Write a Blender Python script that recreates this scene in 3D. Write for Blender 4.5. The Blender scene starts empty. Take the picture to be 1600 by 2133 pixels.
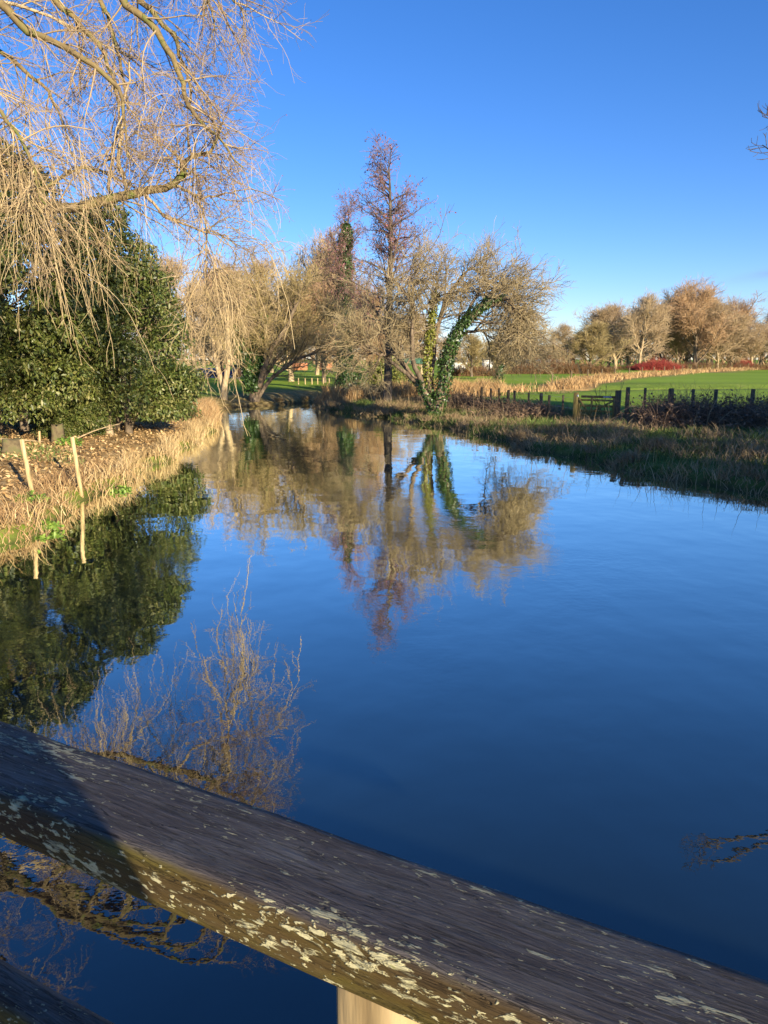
import bpy, math, random
import numpy as np
R_ = math.radians
# ------------------------------------------------------------------ camera, sky, sun, exposure
scene = bpy.context.scene
CAM_H, PITCH, FPX = 3.3, R_(11.7), 1540.0
cam_d = bpy.data.cameras.new('camera'); cam = bpy.data.objects.new('camera', cam_d)
scene.collection.objects.link(cam); scene.camera = cam
cam.location = (0, 0, CAM_H); cam.rotation_euler = (R_(90) - PITCH, 0, 0)
cam_d.sensor_fit = 'VERTICAL'; cam_d.sensor_height = 36; cam_d.lens = 26
cam_d.clip_start = 0.03; cam_d.clip_end = 6000
SUN_EL, SUN_AZ = R_(13.5), R_(149)          # azimuth clockwise from +Y
world = bpy.data.worlds.new('World'); scene.world = world; world.use_nodes = True
wn, wl = world.node_tree.nodes, world.node_tree.links
wn.clear()
sky = wn.new('ShaderNodeTexSky'); sky.sky_type = 'NISHITA'; sky.sun_disc = False
sky.sun_elevation = SUN_EL; sky.sun_rotation = SUN_AZ
sky.air_density = 0.9; sky.dust_density = 0.0; sky.ozone_density = 3.2; sky.altitude = 50
hs = wn.new('ShaderNodeHueSaturation'); hs.inputs['Saturation'].default_value = 1.2; hs.inputs['Value'].default_value = 1.0
bg = wn.new('ShaderNodeBackground'); bg.inputs['Strength'].default_value = 0.083
wo = wn.new('ShaderNodeOutputWorld')
wl.new(sky.outputs[0], hs.inputs['Color']); tint = wn.new('ShaderNodeMix'); tint.data_type = 'RGBA'; tint.blend_type = 'MULTIPLY'; tint.inputs[0].default_value = 1; tint.inputs[7].default_value = (.97, .935, 1.22, 1)
wl.new(hs.outputs[0], tint.inputs[6])
def wmath(op, a, b_=None):
    q = wn.new('ShaderNodeMath'); q.operation = op
    for i_, v_ in enumerate((a, b_)):
        if isinstance(v_, (int, float)): q.inputs[i_].default_value = v_
        elif v_ is not None: wl.new(v_, q.inputs[i_])
    return q.outputs[0]
wtc = wn.new('ShaderNodeTexCoord'); wsep = wn.new('ShaderNodeSeparateXYZ'); wl.new(wtc.outputs['Generated'], wsep.inputs[0])
wmp = wn.new('ShaderNodeMapping'); wmp.inputs['Scale'].default_value = (9, 9, 70); wl.new(wtc.outputs['Generated'], wmp.inputs[0])
wnz = wn.new('ShaderNodeTexNoise'); wnz.inputs['Scale'].default_value = 2.0; wnz.inputs['Detail'].default_value = 5; wl.new(wmp.outputs[0], wnz.inputs['Vector'])
dx_ = wmath('DIVIDE', wmath('SUBTRACT', wsep.outputs['X'], .455), .040)
dz_ = wmath('DIVIDE', wmath('SUBTRACT', wsep.outputs['Z'], wmath('ADD', wmath('MULTIPLY', wmath('SUBTRACT', wsep.outputs['X'], .43), .16), .094)), .0055)
wisp = wmath('POWER', 2.71828, wmath('MULTIPLY', wmath('ADD', wmath('MULTIPLY', dx_, dx_), wmath('MULTIPLY', dz_, dz_)), -1.0))
wisp = wmath('MULTIPLY', wmath('MULTIPLY', wisp, wmath('GREATER_THAN', wsep.outputs['Y'], 0.0)), wmath('MULTIPLY', wnz.outputs['Fac'], .75))
cmix = wn.new('ShaderNodeMix'); cmix.data_type = 'RGBA'; wl.new(wisp, cmix.inputs[0]); wl.new(tint.outputs[2], cmix.inputs[6]); cmix.inputs[7].default_value = (1.9, 2.5, 3.6, 1)
wl.new(cmix.outputs[2], bg.inputs['Color']); wl.new(bg.outputs[0], wo.inputs['Surface'])
sun_d = bpy.data.lights.new('sun', 'SUN'); sun_d.energy = 5.0; sun_d.angle = R_(0.5); sun_d.color = (1.0, 0.84, 0.60)
sun = bpy.data.objects.new('sun', sun_d); scene.collection.objects.link(sun)
SUNV = np.array([math.sin(SUN_AZ) * math.cos(SUN_EL), math.cos(SUN_AZ) * math.cos(SUN_EL), math.sin(SUN_EL)])
sun.location = tuple(SUNV * 60); sun.rotation_euler = (R_(90) - SUN_EL, 0, math.pi - SUN_AZ)
vs = scene.view_settings; vs.view_transform = 'Standard'; vs.look = 'None'; vs.gamma = 1; vs.exposure = 1.1
vs.use_curve_mapping = False

# ------------------------------------------------------------------ helpers
C = scene.collection
def ray(px, py):
    x = (px - 800) / FPX; v = (py - 1066.5) / FPX
    return np.array([x, math.cos(PITCH) - v * math.sin(PITCH), -(v * math.cos(PITCH) + math.sin(PITCH))])
def at(px, py, Y):
    d = ray(px, py); return np.array([0, 0, CAM_H]) + d * (Y / d[1])
def tag(o, label=None, cat=None, group=None, kind=None):
    if label: o['label'] = label
    if cat: o['category'] = cat
    if group: o['group'] = group
    if kind: o['kind'] = kind
    return o
def empty(name, loc=(0, 0, 0), rz=0.0, **k):
    o = bpy.data.objects.new(name, None); C.objects.link(o); o.location = tuple(float(a) for a in loc)
    o.rotation_euler = (0, 0, rz); o.empty_display_size = 0.2
    return tag(o, **k)
def mesh(name, V, F, m, smooth=False):
    """V (n,3); F list of index arrays (k,3) or (k,4)"""
    V = np.asarray(V, dtype=np.float32); F = [np.asarray(f, dtype=np.int32) for f in F if len(f)]
    me = bpy.data.meshes.new(name)
    me.vertices.add(len(V)); me.vertices.foreach_set('co', V.ravel())
    nl = sum(f.size for f in F); npoly = sum(len(f) for f in F)
    me.loops.add(nl); me.loops.foreach_set('vertex_index', np.concatenate([f.ravel() for f in F]))
    tot = np.concatenate([np.full(len(f), f.shape[1], dtype=np.int32) for f in F])
    st = np.concatenate([[0], np.cumsum(tot)[:-1]]).astype(np.int32)
    me.polygons.add(npoly); me.polygons.foreach_set('loop_start', st); me.polygons.foreach_set('loop_total', tot)
    if smooth: me.polygons.foreach_set('use_smooth', np.ones(npoly, dtype=bool))
    me.materials.append(m); me.update(calc_edges=True)
    return me
def put(name, me, parent=None, loc=None, rz=0.0, sc=None, **k):
    o = bpy.data.objects.new(name, me); C.objects.link(o)
    if parent is not None: o.parent = parent
    if loc is not None: o.location = tuple(float(a) for a in loc)
    o.rotation_euler = (0, 0, rz)
    if sc is not None: o.scale = sc
    return tag(o, **k)
class MB:
    """collects boxes / prisms / tubes for one part"""
    def __init__(s): s.V = []; s.F4 = []; s.F3 = []; s.n = 0
    def add(s, V, F4=(), F3=()):
        s.V.append(np.asarray(V, float))
        if len(F4): s.F4.append(np.asarray(F4) + s.n)
        if len(F3): s.F3.append(np.asarray(F3) + s.n)
        s.n += len(V); return s
    def box(s, c, d, rz=0.0, bev=0.0):
        x, y, z = [a / 2 for a in d]; b = bev
        if b <= 0:
            V = np.array([[i, j, k] for k in (-z, z) for (i, j) in ((-x, -y), (x, -y), (x, y), (-x, y))])
            F = [[0, 3, 2, 1], [4, 5, 6, 7], [0, 1, 5, 4], [1, 2, 6, 5], [2, 3, 7, 6], [3, 0, 4, 7]]
        else:
            V = []
            for k, q in ((-z, b), (-z + b, 0), (z - b, 0), (z, b)):
                X, Y = x - q, y - q
                V += [[-X + b, -Y, k], [X - b, -Y, k], [X, -Y + b, k], [X, Y - b, k], [X - b, Y, k], [-X + b, Y, k], [-X, Y - b, k], [-X, -Y + b, k]]
            V = np.array(V); F = []
            for r in range(3):
                for i in range(8): F.append([r * 8 + i, r * 8 + (i + 1) % 8, r * 8 + 8 + (i + 1) % 8, r * 8 + 8 + i])
            for o, rev in ((0, True), (24, False)):
                for q in ([0, 1, 2, 3], [0, 3, 4, 7], [4, 5, 6, 7]):
                    q = [o + a for a in q]; F.append(q[::-1] if rev else q)
        c_, s_ = math.cos(rz), math.sin(rz)
        V = V @ np.array([[c_, s_, 0], [-s_, c_, 0], [0, 0, 1]]) + np.asarray(c, float)
        return s.add(V, F)
    def tube(s, P, Rr, sides=8, cap=True):
        V, Q = tubes(np.asarray(P, float)[None], np.asarray(Rr, float)[None], sides)
        n = len(P); F3 = []
        if cap:
            V = np.vstack([V, P[0], P[-1]]); a, b = len(V) - 2, len(V) - 1
            for i in range(sides):
                F3.append([a, (i + 1) % sides, i]); F3.append([b, (n - 1) * sides + i, (n - 1) * sides + (i + 1) % sides])
        return s.add(V, Q, F3)
    def prism(s, prof, y0, y1):            # prof: list of (x,z), extruded along y
        n = len(prof); V = [[x, y0, z] for x, z in prof] + [[x, y1, z] for x, z in prof]
        F4 = [[i, (i + 1) % n, n + (i + 1) % n, n + i] for i in range(n)]
        F3 = [[0, i + 1, i] for i in range(1, n - 1)] + [[n, n + i, n + i + 1] for i in range(1, n - 1)]
        return s.add(V, F4, F3)
    def build(s, name, m, parent=None, smooth=False, **k):
        F = []
        if s.F4: F.append(np.vstack(s.F4))
        if s.F3: F.append(np.vstack(s.F3))
        me = mesh(name, np.vstack(s.V), F, m, smooth)
        return put(name, me, parent, **k)
def unit(a): return a / np.maximum(np.linalg.norm(a, axis=-1, keepdims=True), 1e-9)
def tubes(P, Rr, sides):
    M, N, _ = P.shape
    T = np.empty_like(P); T[:, 1:-1] = P[:, 2:] - P[:, :-2]; T[:, 0] = P[:, 1] - P[:, 0]; T[:, -1] = P[:, -1] - P[:, -2]
    T = unit(T)
    ax = unit(P[:, -1] - P[:, 0]); ref = np.where(np.abs(ax[:, 2:3]) > 0.75, np.array([[1.0, 0.13, 0]]), np.array([[0.1, 0.05, 1.0]]))
    U = unit(ref[:, None] - T * np.sum(ref[:, None] * T, -1, keepdims=True)); W = np.cross(T, U)
    a = np.arange(sides) * 2 * np.pi / sides
    ring = U[:, :, None] * np.cos(a)[None, None, :, None] + W[:, :, None] * np.sin(a)[None, None, :, None]
    V = (P[:, :, None] + ring * Rr[:, :, None, None]).reshape(-1, 3)
    k = np.arange(sides); k2 = (k + 1) % sides
    base = (np.arange(M)[:, None, None] * N + np.arange(N - 1)[None, :, None]) * sides
    Q = np.stack([base + k, base + k2, base + sides + k2, base + sides + k], -1).reshape(-1, 4)
    return V, Q
def join(parts):
    Vs, Qs, n = [], [], 0
    for V, Q in parts:
        Vs.append(V); Qs.append(Q + n); n += len(V)
    return np.vstack(Vs), np.vstack(Qs)
def sm(t): t = np.clip(t, 0, 1); return t * t * (3 - 2 * t)

ORD = ['first', 'second', 'third', 'fourth', 'fifth', 'sixth', 'seventh', 'eighth', 'ninth', 'tenth', 'eleventh', 'twelfth', 'thirteenth', 'fourteenth', 'fifteenth', 'sixteenth', 'seventeenth', 'eighteenth', 'nineteenth', 'twentieth', 'twenty-first', 'twenty-second', 'twenty-third', 'twenty-fourth', 'twenty-fifth', 'twenty-sixth']
# ------------------------------------------------------------------ materials
def mat(name, cols, scale=3.0, rough=0.8, bump=0.0, island=0.0, spec=0.3, stretch=(1, 1, 1), coords='Object', detail=4.0, bdist=0.02):
    m = bpy.data.materials.new(name); m.use_nodes = True
    n, l = m.node_tree.nodes, m.node_tree.links; b = n['Principled BSDF']
    b.inputs['Roughness'].default_value = rough; b.inputs['Specular IOR Level'].default_value = spec
    tc = n.new('ShaderNodeTexCoord'); mp = n.new('ShaderNodeMapping'); mp.inputs['Scale'].default_value = stretch
    nz = n.new('ShaderNodeTexNoise'); nz.inputs['Scale'].default_value = scale; nz.inputs['Detail'].default_value = detail
    l.new(tc.outputs[coords], mp.inputs[0]); l.new(mp.outputs[0], nz.inputs['Vector'])
    cr = n.new('ShaderNodeValToRGB'); e = cr.color_ramp.elements
    while len(e) < len(cols): e.new(0.5)
    for i, c in enumerate(cols):
        e[i].position = 0.3 + 0.4 * i / max(1, len(cols) - 1); e[i].color = (*c, 1)
    fac = nz.outputs['Fac']
    if island > 0:
        g = n.new('ShaderNodeNewGeometry'); mx = n.new('ShaderNodeMix'); mx.data_type = 'FLOAT'
        mx.inputs[0].default_value = island
        mr = n.new('ShaderNodeMapRange'); mr.inputs[3].default_value = 0.25; mr.inputs[4].default_value = 0.75
        l.new(g.outputs['Random Per Island'], mr.inputs[0])
        l.new(nz.outputs['Fac'], mx.inputs[2]); l.new(mr.outputs[0], mx.inputs[3]); fac = mx.outputs[0]
    l.new(fac, cr.inputs[0]); l.new(cr.outputs[0], b.inputs['Base Color'])
    if bump > 0:
        bp = n.new('ShaderNodeBump'); bp.inputs['Strength'].default_value = bump; bp.inputs['Distance'].default_value = bdist
        l.new(nz.outputs['Fac'], bp.inputs['Height']); l.new(bp.outputs[0], b.inputs['Normal'])
    return m
bark_brown = mat('bark_brown', [(.07, .05, .035), (.16, .12, .08), (.24, .19, .13)], 9, .9, .6, stretch=(1, 1, .25))
bark_pale = mat('bark_pale', [(.22, .16, .09), (.38, .29, .17), (.46, .37, .24)], 7, .9, .5, stretch=(1, 1, .3))
bark_moss = mat('bark_moss', [(.10, .075, .04), (.20, .15, .07), (.10, .13, .025)], 3, .95, .6, stretch=(1, 1, 1))
bark_dark = mat('bark_dark', [(.05, .04, .03), (.10, .08, .06), (.15, .125, .095)], 9, .9, .6, stretch=(1, 1, .25))
twig_willow = mat('twig_willow', [(.26, .19, .10), (.43, .325, .175), (.54, .425, .24)], 1.2, .7, island=.6)
twig_red = mat('twig_reddish', [(.21, .15, .085), (.33, .245, .14), (.43, .335, .195)], 1.5, .7, island=.6)
twig_tan = mat('twig_tan', [(.26, .19, .11), (.41, .305, .18), (.52, .40, .25)], .8, .8, island=.6)  # tan, lightened to put the far trees' haze into the colour
twig_rust = mat('twig_rust', [(.25, .155, .085), (.41, .265, .145), (.51, .36, .21)], .8, .8, island=.6)
twig_alder = mat('twig_alder', [(.13, .08, .06), (.22, .14, .11), (.30, .20, .15)], .8, .8, island=.6)
twig_olive = mat('twig_olive', [(.18, .14, .06), (.32, .25, .11), (.42, .34, .17)], .8, .8, island=.6)
twig_grey = mat('twig_grey', [(.18, .14, .075), (.32, .255, .14), (.44, .36, .21)], .8, .8, island=.6)
catkin_m = mat('alder_cone', [(.13, .05, .065), (.23, .10, .12), (.28, .14, .14)], 2, .8, island=.8)
bud_m = mat('willow_bud', [(.20, .08, .06), (.28, .13, .08)], 2, .6, island=.8)
leaf_ever = mat('evergreen_leaf', [(.022, .038, .008), (.065, .088, .016), (.125, .14, .03), (.23, .205, .08)], .7, .45, island=.6, spec=.4)
leaf_ever2 = mat('evergreen_leaf_deep', [(.018, .034, .008), (.055, .08, .016), (.11, .128, .03), (.21, .195, .075)], .7, .45, island=.6, spec=.4)
leaf_ivy = mat('ivy_leaf', [(.015, .035, .010), (.035, .075, .016), (.07, .12, .025)], 1.5, .4, island=.7, spec=.5)
leaf_ivy_y = mat('ivy_leaf_yellow', [(.07, .09, .015), (.15, .17, .022), (.24, .24, .04)], 1.5, .45, island=.7, spec=.4)
leaf_lime = mat('shrub_leaf_lime', [(.06, .09, .015), (.16, .18, .035), (.26, .25, .07)], 1.0, .5, island=.7, spec=.4)
leaf_fresh = mat('fresh_leaf', [(.05, .11, .015), (.13, .22, .03), (.24, .33, .06)], 2.0, .5, island=.7, spec=.4)
reed_tan = mat('dry_reed', [(.30, .20, .09), (.46, .33, .16), (.58, .45, .25)], .6, .8, island=.7)
reed_red = mat('dry_stem_red', [(.22, .13, .06), (.38, .24, .11), (.50, .36, .19)], .6, .8, island=.7)
reed_rust = mat('dry_grass_rust', [(.28, .16, .07), (.42, .27, .12), (.54, .39, .2)], .25, .8, island=.7)
grass_m = mat('bank_grass', [(.05, .085, .02), (.09, .15, .032), (.15, .21, .05), (.29, .235, .11)], .35, .7, island=.5)
grass_dry = mat('bank_dry_grass', [(.18, .125, .07), (.30, .22, .12), (.42, .33, .19)], .5, .8, island=.7)
litter_m = mat('leaf_litter', [(.17, .10, .04), (.34, .215, .095), (.48, .33, .155), (.58, .43, .23)], 1.0, .8, island=.85)
bramble_m = mat('bramble_leaf', [(.08, .05, .032), (.16, .105, .07), (.25, .175, .11)], .8, .8, island=.8)
bramble_stem = mat('bramble_stem', [(.12, .08, .055), (.23, .155, .105), (.36, .26, .17)], .8, .8, island=.8)
dogwood_m = mat('dogwood_red', [(.26, .03, .03), (.38, .06, .05), (.42, .12, .09)], .5, .7, island=.6)
hedge_m = mat('hedge_rust', [(.12, .06, .03), (.22, .12, .06), (.28, .18, .09)], .5, .8, island=.7)
timber_pale = mat('timber_pale', [(.24, .17, .08), (.46, .34, .17), (.58, .44, .24)], 4, .75, .3, stretch=(6, 6, .6))
timber_post = mat('timber_weathered', [(.07, .05, .03), (.14, .105, .06), (.21, .16, .09)], 6, .85, .4, stretch=(5, 5, .6))
timber_green = mat('timber_algae', [(.13, .10, .03), (.25, .19, .06), (.34, .26, .10)], 5, .85, .4, stretch=(4, 4, .5))
white_m = mat('white_paint', [(.72, .71, .68), (.8, .79, .76)], 3, .6)
cream_m = mat('cream_render', [(.62, .54, .38), (.72, .64, .46)], 2, .8)
brick_m = mat('orange_brick', [(.30, .12, .06), (.42, .18, .09), (.46, .24, .13)], 6, .85, detail=6)
slate_m = mat('slate', [(.06, .06, .065), (.11, .11, .115)], 5, .7)
dark_m = mat('dark_glass', [(.02, .022, .026), (.04, .045, .05)], 2, .15, spec=.5)
blue_m = mat('car_paint_blue', [(.012, .02, .09), (.016, .028, .12)], 1, .25, spec=.6)
rubber_m = mat('rubber', [(.015, .015, .015), (.03, .03, .03)], 5, .8)
red_m = mat('lamp_red', [(.4, .02, .015), (.45, .03, .02)], 5, .3)
steel_m = mat('galvanised', [(.35, .36, .37), (.5, .51, .52)], 5, .45)
bluefab = mat('blue_sheet', [(.20, .33, .52), (.30, .44, .62)], 2, .6)
greenroof = mat('green_roof', [(.03, .09, .06), (.05, .13, .09)], 3, .7)
door_m = mat('door_brown', [(.16, .09, .05), (.22, .13, .07)], 4, .6)
stone_m = mat('stump_cut', [(.08, .06, .035), (.15, .12, .065), (.11, .12, .045)], 5, .9, .5)

# ------------------------------------------------------------------ terrain
RIVER = np.array([(-11, -60), (-8.6, -20), (-7.0, 0), (-6.7, 8), (-6.7, 12.5), (-6.95, 17.5), (-7.1, 22), (-7.4, 28), (-8.0, 34), (-9.2, 40), (-10.6, 46), (-11, 50.5),
                  (-9.2, 52.6), (-7.4, 54.5), (-5.9, 57), (-4.1, 62), (2, 68.5), (12, 74), (30, 79), (60, 84), (60, 77), (32, 72), (14, 66), (4, 60.5), (-2.0, 55.5), (-4.3, 52.8), (-5.0, 50.8),
                  (-3.6, 48.2), (-1.5, 45.2), (1.5, 39.4), (2.8, 36), (4.3, 32.4), (5.3, 28), (6.4, 24.4), (8.0, 20.6), (9.2, 17.7), (11, 13), (12.2, 8), (13.4, 0), (15.5, -20), (19, -60)], float)
_nr = np.random.RandomState(5)
_W = [(_nr.uniform(-1, 1, 2) * f, _nr.uniform(0, 6.28), a) for f, a in ((.12, .10), (.2, .08), (.5, .05), (.9, .04), (1.7, .025), (2.6, .02), (.35, .06))]
def bumps(x, y):
    return sum(a * np.sin(w[0] * x + w[1] * y + p) for w, p, a in _W)
def sdist(x, y):
    x = np.asarray(x, float); y = np.asarray(y, float)
    A = RIVER; B = np.roll(RIVER, -1, 0); d = np.full(x.shape, 1e9); ins = np.zeros(x.shape, bool)
    for (ax, ay), (bx, by) in zip(A, B):
        ex, ey = bx - ax, by - ay; t = np.clip(((x - ax) * ex + (y - ay) * ey) / (ex * ex + ey * ey), 0, 1)
        d = np.minimum(d, np.hypot(x - ax - t * ex, y - ay - t * ey))
        c = (ay > y) != (by > y)
        with np.errstate(divide='ignore', invalid='ignore'):
            ins ^= c & (x < (bx - ax) * (y - ay) / (by - ay) + ax)
    d = np.where(ins, -d, d)
    return d + .22 * np.sin(1.3 * y + .7 * x) * np.exp(-(d / 2) ** 2) + .14 * np.sin(2.9 * y - 1.7 * x + 1) * np.exp(-(d / 2) ** 2)
def hgt(x, y):
    s = sdist(x, y); far = sm((np.hypot(x, y) - 20) / 60)
    up = -.12 + .34 * sm((s + .12) / .45) + .36 * sm(s / 3.0) + .22 * sm(s / 12) + bumps(x, y) * .55 * sm(s / 2.0) * (1 - .75 * far)
    dn = -.12 - 1.1 * sm(-s / 2.2)
    return np.where(s > -.12, up, dn)
def G(x, y): return float(hgt(np.array([x]), np.array([y]))[0])
def axis(lo, hi, fine, c, n):
    u = np.linspace(-1, 1, n); k = 5.2; a = np.sinh(k * u) / np.sinh(k)
    return np.where(a < 0, c + a * (c - lo) , c + a * (hi - c)) + fine * u
gx = np.unique(np.concatenate([np.linspace(-30, 30, 200), -30 - (np.linspace(0, 1, 40)[1:] ** 2.4) * 1200, 30 + (np.linspace(0, 1, 50)[1:] ** 2.4) * 1200]))
gy = np.unique(np.concatenate([np.linspace(-4, 84, 240), -4 - (np.linspace(0, 1, 16)[1:] ** 2) * 200, 84 + (np.linspace(0, 1, 50)[1:] ** 2.4) * 2200]))
XX, YY = np.meshgrid(gx, gy); nx, ny = len(gx), len(gy)
SD = sdist(XX, YY); ZZ = hgt(XX, YY)
gi = (np.arange(ny - 1)[:, None] * nx + np.arange(nx - 1)[None]).ravel()
ground_m = bpy.data.materials.new('ground_cover'); ground_m.use_nodes = True
gme = mesh('ground', np.stack([XX, YY, ZZ], -1).reshape(-1, 3), [np.stack([gi, gi + 1, gi + nx + 1, gi + nx], -1)], ground_m, True)
def strip_d(x, y, line):                                  # distance to a polyline
    d = np.full(np.shape(x), 1e9)
    for (ax, ay), (bx, by) in zip(line[:-1], line[1:]):
        ex, ey = bx - ax, by - ay; t = np.clip(((x - ax) * ex + (y - ay) * ey) / (ex * ex + ey * ey), 0, 1)
        d = np.minimum(d, np.hypot(x - ax - t * ex, y - ay - t * ey))
    return d
TANLINE = [(4.5, 52), (10, 62), (18, 76), (32, 101), (60, 144), (99, 192), (160, 260)]
FENCE = [(15.8, 27.5), (15.0, 29.6), (8.6, 33.3), (6.6, 38.5), (5.0, 43.5), (4.5, 52)]
def a_attr(nm, val):
    a = gme.attributes.new(nm, 'FLOAT', 'POINT'); a.data.foreach_set('value', val.ravel().astype(np.float32))
wob = .8 * np.sin(.7 * XX + 1) + .7 * np.sin(.9 * YY) + .5 * np.sin(1.9 * XX - 1.3 * YY)
left_side = sm((-5.6 - XX) / 1.0)
a_attr('litter', np.maximum(left_side * sm((41 + 1.3 * wob - YY) / 5) * sm((SD - .2) / .5), .8 * sm((6.5 + 1.5 * wob - SD) / 4) * sm((-3.2 - XX) / 1) * sm((YY - 38) / 3) * sm((66 - YY) / 4)))
a_attr('mud', sm((.35 - SD) / .35))
tan = np.maximum(sm((3.2 + wob * .5 - strip_d(XX, YY, TANLINE)) / 1.2), 0)
a_attr('tan', tan)
right_bank = sm((8.5 + wob - SD) / 2) * sm((XX + 6) / 2) * sm((62 - YY) / 6)
a_attr('rough', np.maximum(right_bank, .65 * sm((9 + wob - SD) / 4) * sm((YY - 44) / 4) * sm((90 - YY) / 10)))
n, l = ground_m.node_tree.nodes, ground_m.node_tree.links; b = n['Principled BSDF']; b.inputs['Roughness'].default_value = .95; b.inputs['Specular IOR Level'].default_value = .1
tc = n.new('ShaderNodeTexCoord')
def noise(sc, det=5):
    q = n.new('ShaderNodeTexNoise'); q.inputs['Scale'].default_value = sc; q.inputs['Detail'].default_value = det
    l.new(tc.outputs['Object'], q.inputs['Vector']); return q
def ramp(f, cols, lo=.3, hi=.7):
    r = n.new('ShaderNodeValToRGB'); e = r.color_ramp.elements
    while len(e) < len(cols): e.new(.5)
    for i, c in enumerate(cols): e[i].position = lo + (hi - lo) * i / (len(cols) - 1); e[i].color = (*c, 1)
    l.new(f, r.inputs[0]); return r.outputs[0]
def mixc(f, a, c):
    q = n.new('ShaderNodeMix'); q.data_type = 'RGBA'; l.new(f, q.inputs[0]); l.new(a, q.inputs[6]); l.new(c, q.inputs[7]); return q.outputs[2]
def attr(nm): q = n.new('ShaderNodeAttribute'); q.attribute_name = nm; return q.outputs['Fac']
n1, n2, n3 = noise(.06, 6), noise(3.5, 8), noise(.5, 6)
mx = n.new('ShaderNodeMix'); mx.data_type = 'FLOAT'; mx.inputs[0].default_value = .35; l.new(n1.outputs['Fac'], mx.inputs[2]); l.new(n2.outputs['Fac'], mx.inputs[3])
lawn = ramp(mx.outputs[0], [(.17, .27, .024), (.24, .36, .036), (.29, .41, .055)])
mx2 = n.new('ShaderNodeMix'); mx2.data_type = 'FLOAT'; mx2.inputs[0].default_value = .5; l.new(n3.outputs['Fac'], mx2.inputs[2]); l.new(n2.outputs['Fac'], mx2.inputs[3])
rough = ramp(mx2.outputs[0], [(.10, .08, .04), (.08, .13, .028), (.13, .18, .04), (.26, .21, .10)])
litter = ramp(n2.outputs['Fac'], [(.14, .085, .035), (.28, .18, .075), (.42, .29, .13), (.5, .37, .19)])
tanc = ramp(mx2.outputs[0], [(.26, .17, .07), (.40, .27, .12)])
mudc = ramp(n2.outputs['Fac'], [(.035, .026, .018), (.08, .06, .04)])
col = mixc(attr('rough'), lawn, rough); col = mixc(attr('tan'), col, tanc); col = mixc(attr('litter'), col, litter); col = mixc(attr('mud'), col, mudc)
l.new(col, b.inputs['Base Color'])
bp = n.new('ShaderNodeBump'); bp.inputs['Strength'].default_value = .7; bp.inputs['Distance'].default_value = .08
l.new(n2.outputs['Fac'], bp.inputs['Height']); l.new(bp.outputs[0], b.inputs['Normal'])
put('ground', gme, kind='structure')

# water
wm = bpy.data.materials.new('river_water'); wm.use_nodes = True
n, l = wm.node_tree.nodes, wm.node_tree.links; n.clear()
out = n.new('ShaderNodeOutputMaterial'); tc = n.new('ShaderNodeTexCoord')
dif = n.new('ShaderNodeBsdfDiffuse'); dif.inputs[0].default_value = (.006, .012, .016, 1)
gl = n.new('ShaderNodeBsdfGlossy'); gl.inputs['Roughness'].default_value = .012; gl.inputs[0].default_value = (.96, 1.0, .93, 1)
fr = n.new('ShaderNodeFresnel'); fr.inputs['IOR'].default_value = 1.33
def math_(op, a, bv):
    q = n.new('ShaderNodeMath'); q.operation = op
    for i, v in enumerate((a, bv)):
        if isinstance(v, (int, float)): q.inputs[i].default_value = v
        elif v is not None: l.new(v, q.inputs[i])
    return q.outputs[0]
fac = math_('SUBTRACT', 1.0, math_('POWER', 2.71828, math_('MULTIPLY', fr.outputs[0], -5.8)))
mixs = n.new('ShaderNodeMixShader'); l.new(fac, mixs.inputs[0]); l.new(dif.outputs[0], mixs.inputs[1]); l.new(gl.outputs[0], mixs.inputs[2]); l.new(mixs.outputs[0], out.inputs['Surface'])
def wnoise(sc, det, st):
    mp = n.new('ShaderNodeMapping'); mp.inputs['Scale'].default_value = st; l.new(tc.outputs['Object'], mp.inputs[0])
    q = n.new('ShaderNodeTexNoise'); q.inputs['Scale'].default_value = sc; q.inputs['Detail'].default_value = det; l.new(mp.outputs[0], q.inputs['Vector']); return q.outputs['Fac']
big, fine, patch = wnoise(.9, 2, (1, .8, 1)), wnoise(6.5, 3, (1, 1, 1)), wnoise(.16, 3, (1, .6, 1))
pm = n.new('ShaderNodeMapRange'); pm.inputs[1].default_value = .5; pm.inputs[2].default_value = .72; l.new(patch, pm.inputs[0])
hgt_ = math_('ADD', math_('MULTIPLY', big, .75), math_('MULTIPLY', fine, math_('ADD', math_('MULTIPLY', pm.outputs[0], .32), .035)))
bp = n.new('ShaderNodeBump'); bp.inputs['Strength'].default_value = 1.0; bp.inputs['Distance'].default_value = .014
l.new(hgt_, bp.inputs['Height'])
for s in (gl, fr): l.new(bp.outputs[0], s.inputs['Normal'])
# water sheet: clipped to river outline grown by 1 m at the banks (it dips under the bank)
wv = [(-22, -60, 0), (40, -60, 0), (75, 60, 0), (75, 95, 0), (-22, 95, 0)]
put('river', mesh('river', wv, [np.array([[0, 1, 3, 4]]), np.array([[1, 2, 3]])], wm), kind='structure')

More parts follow.
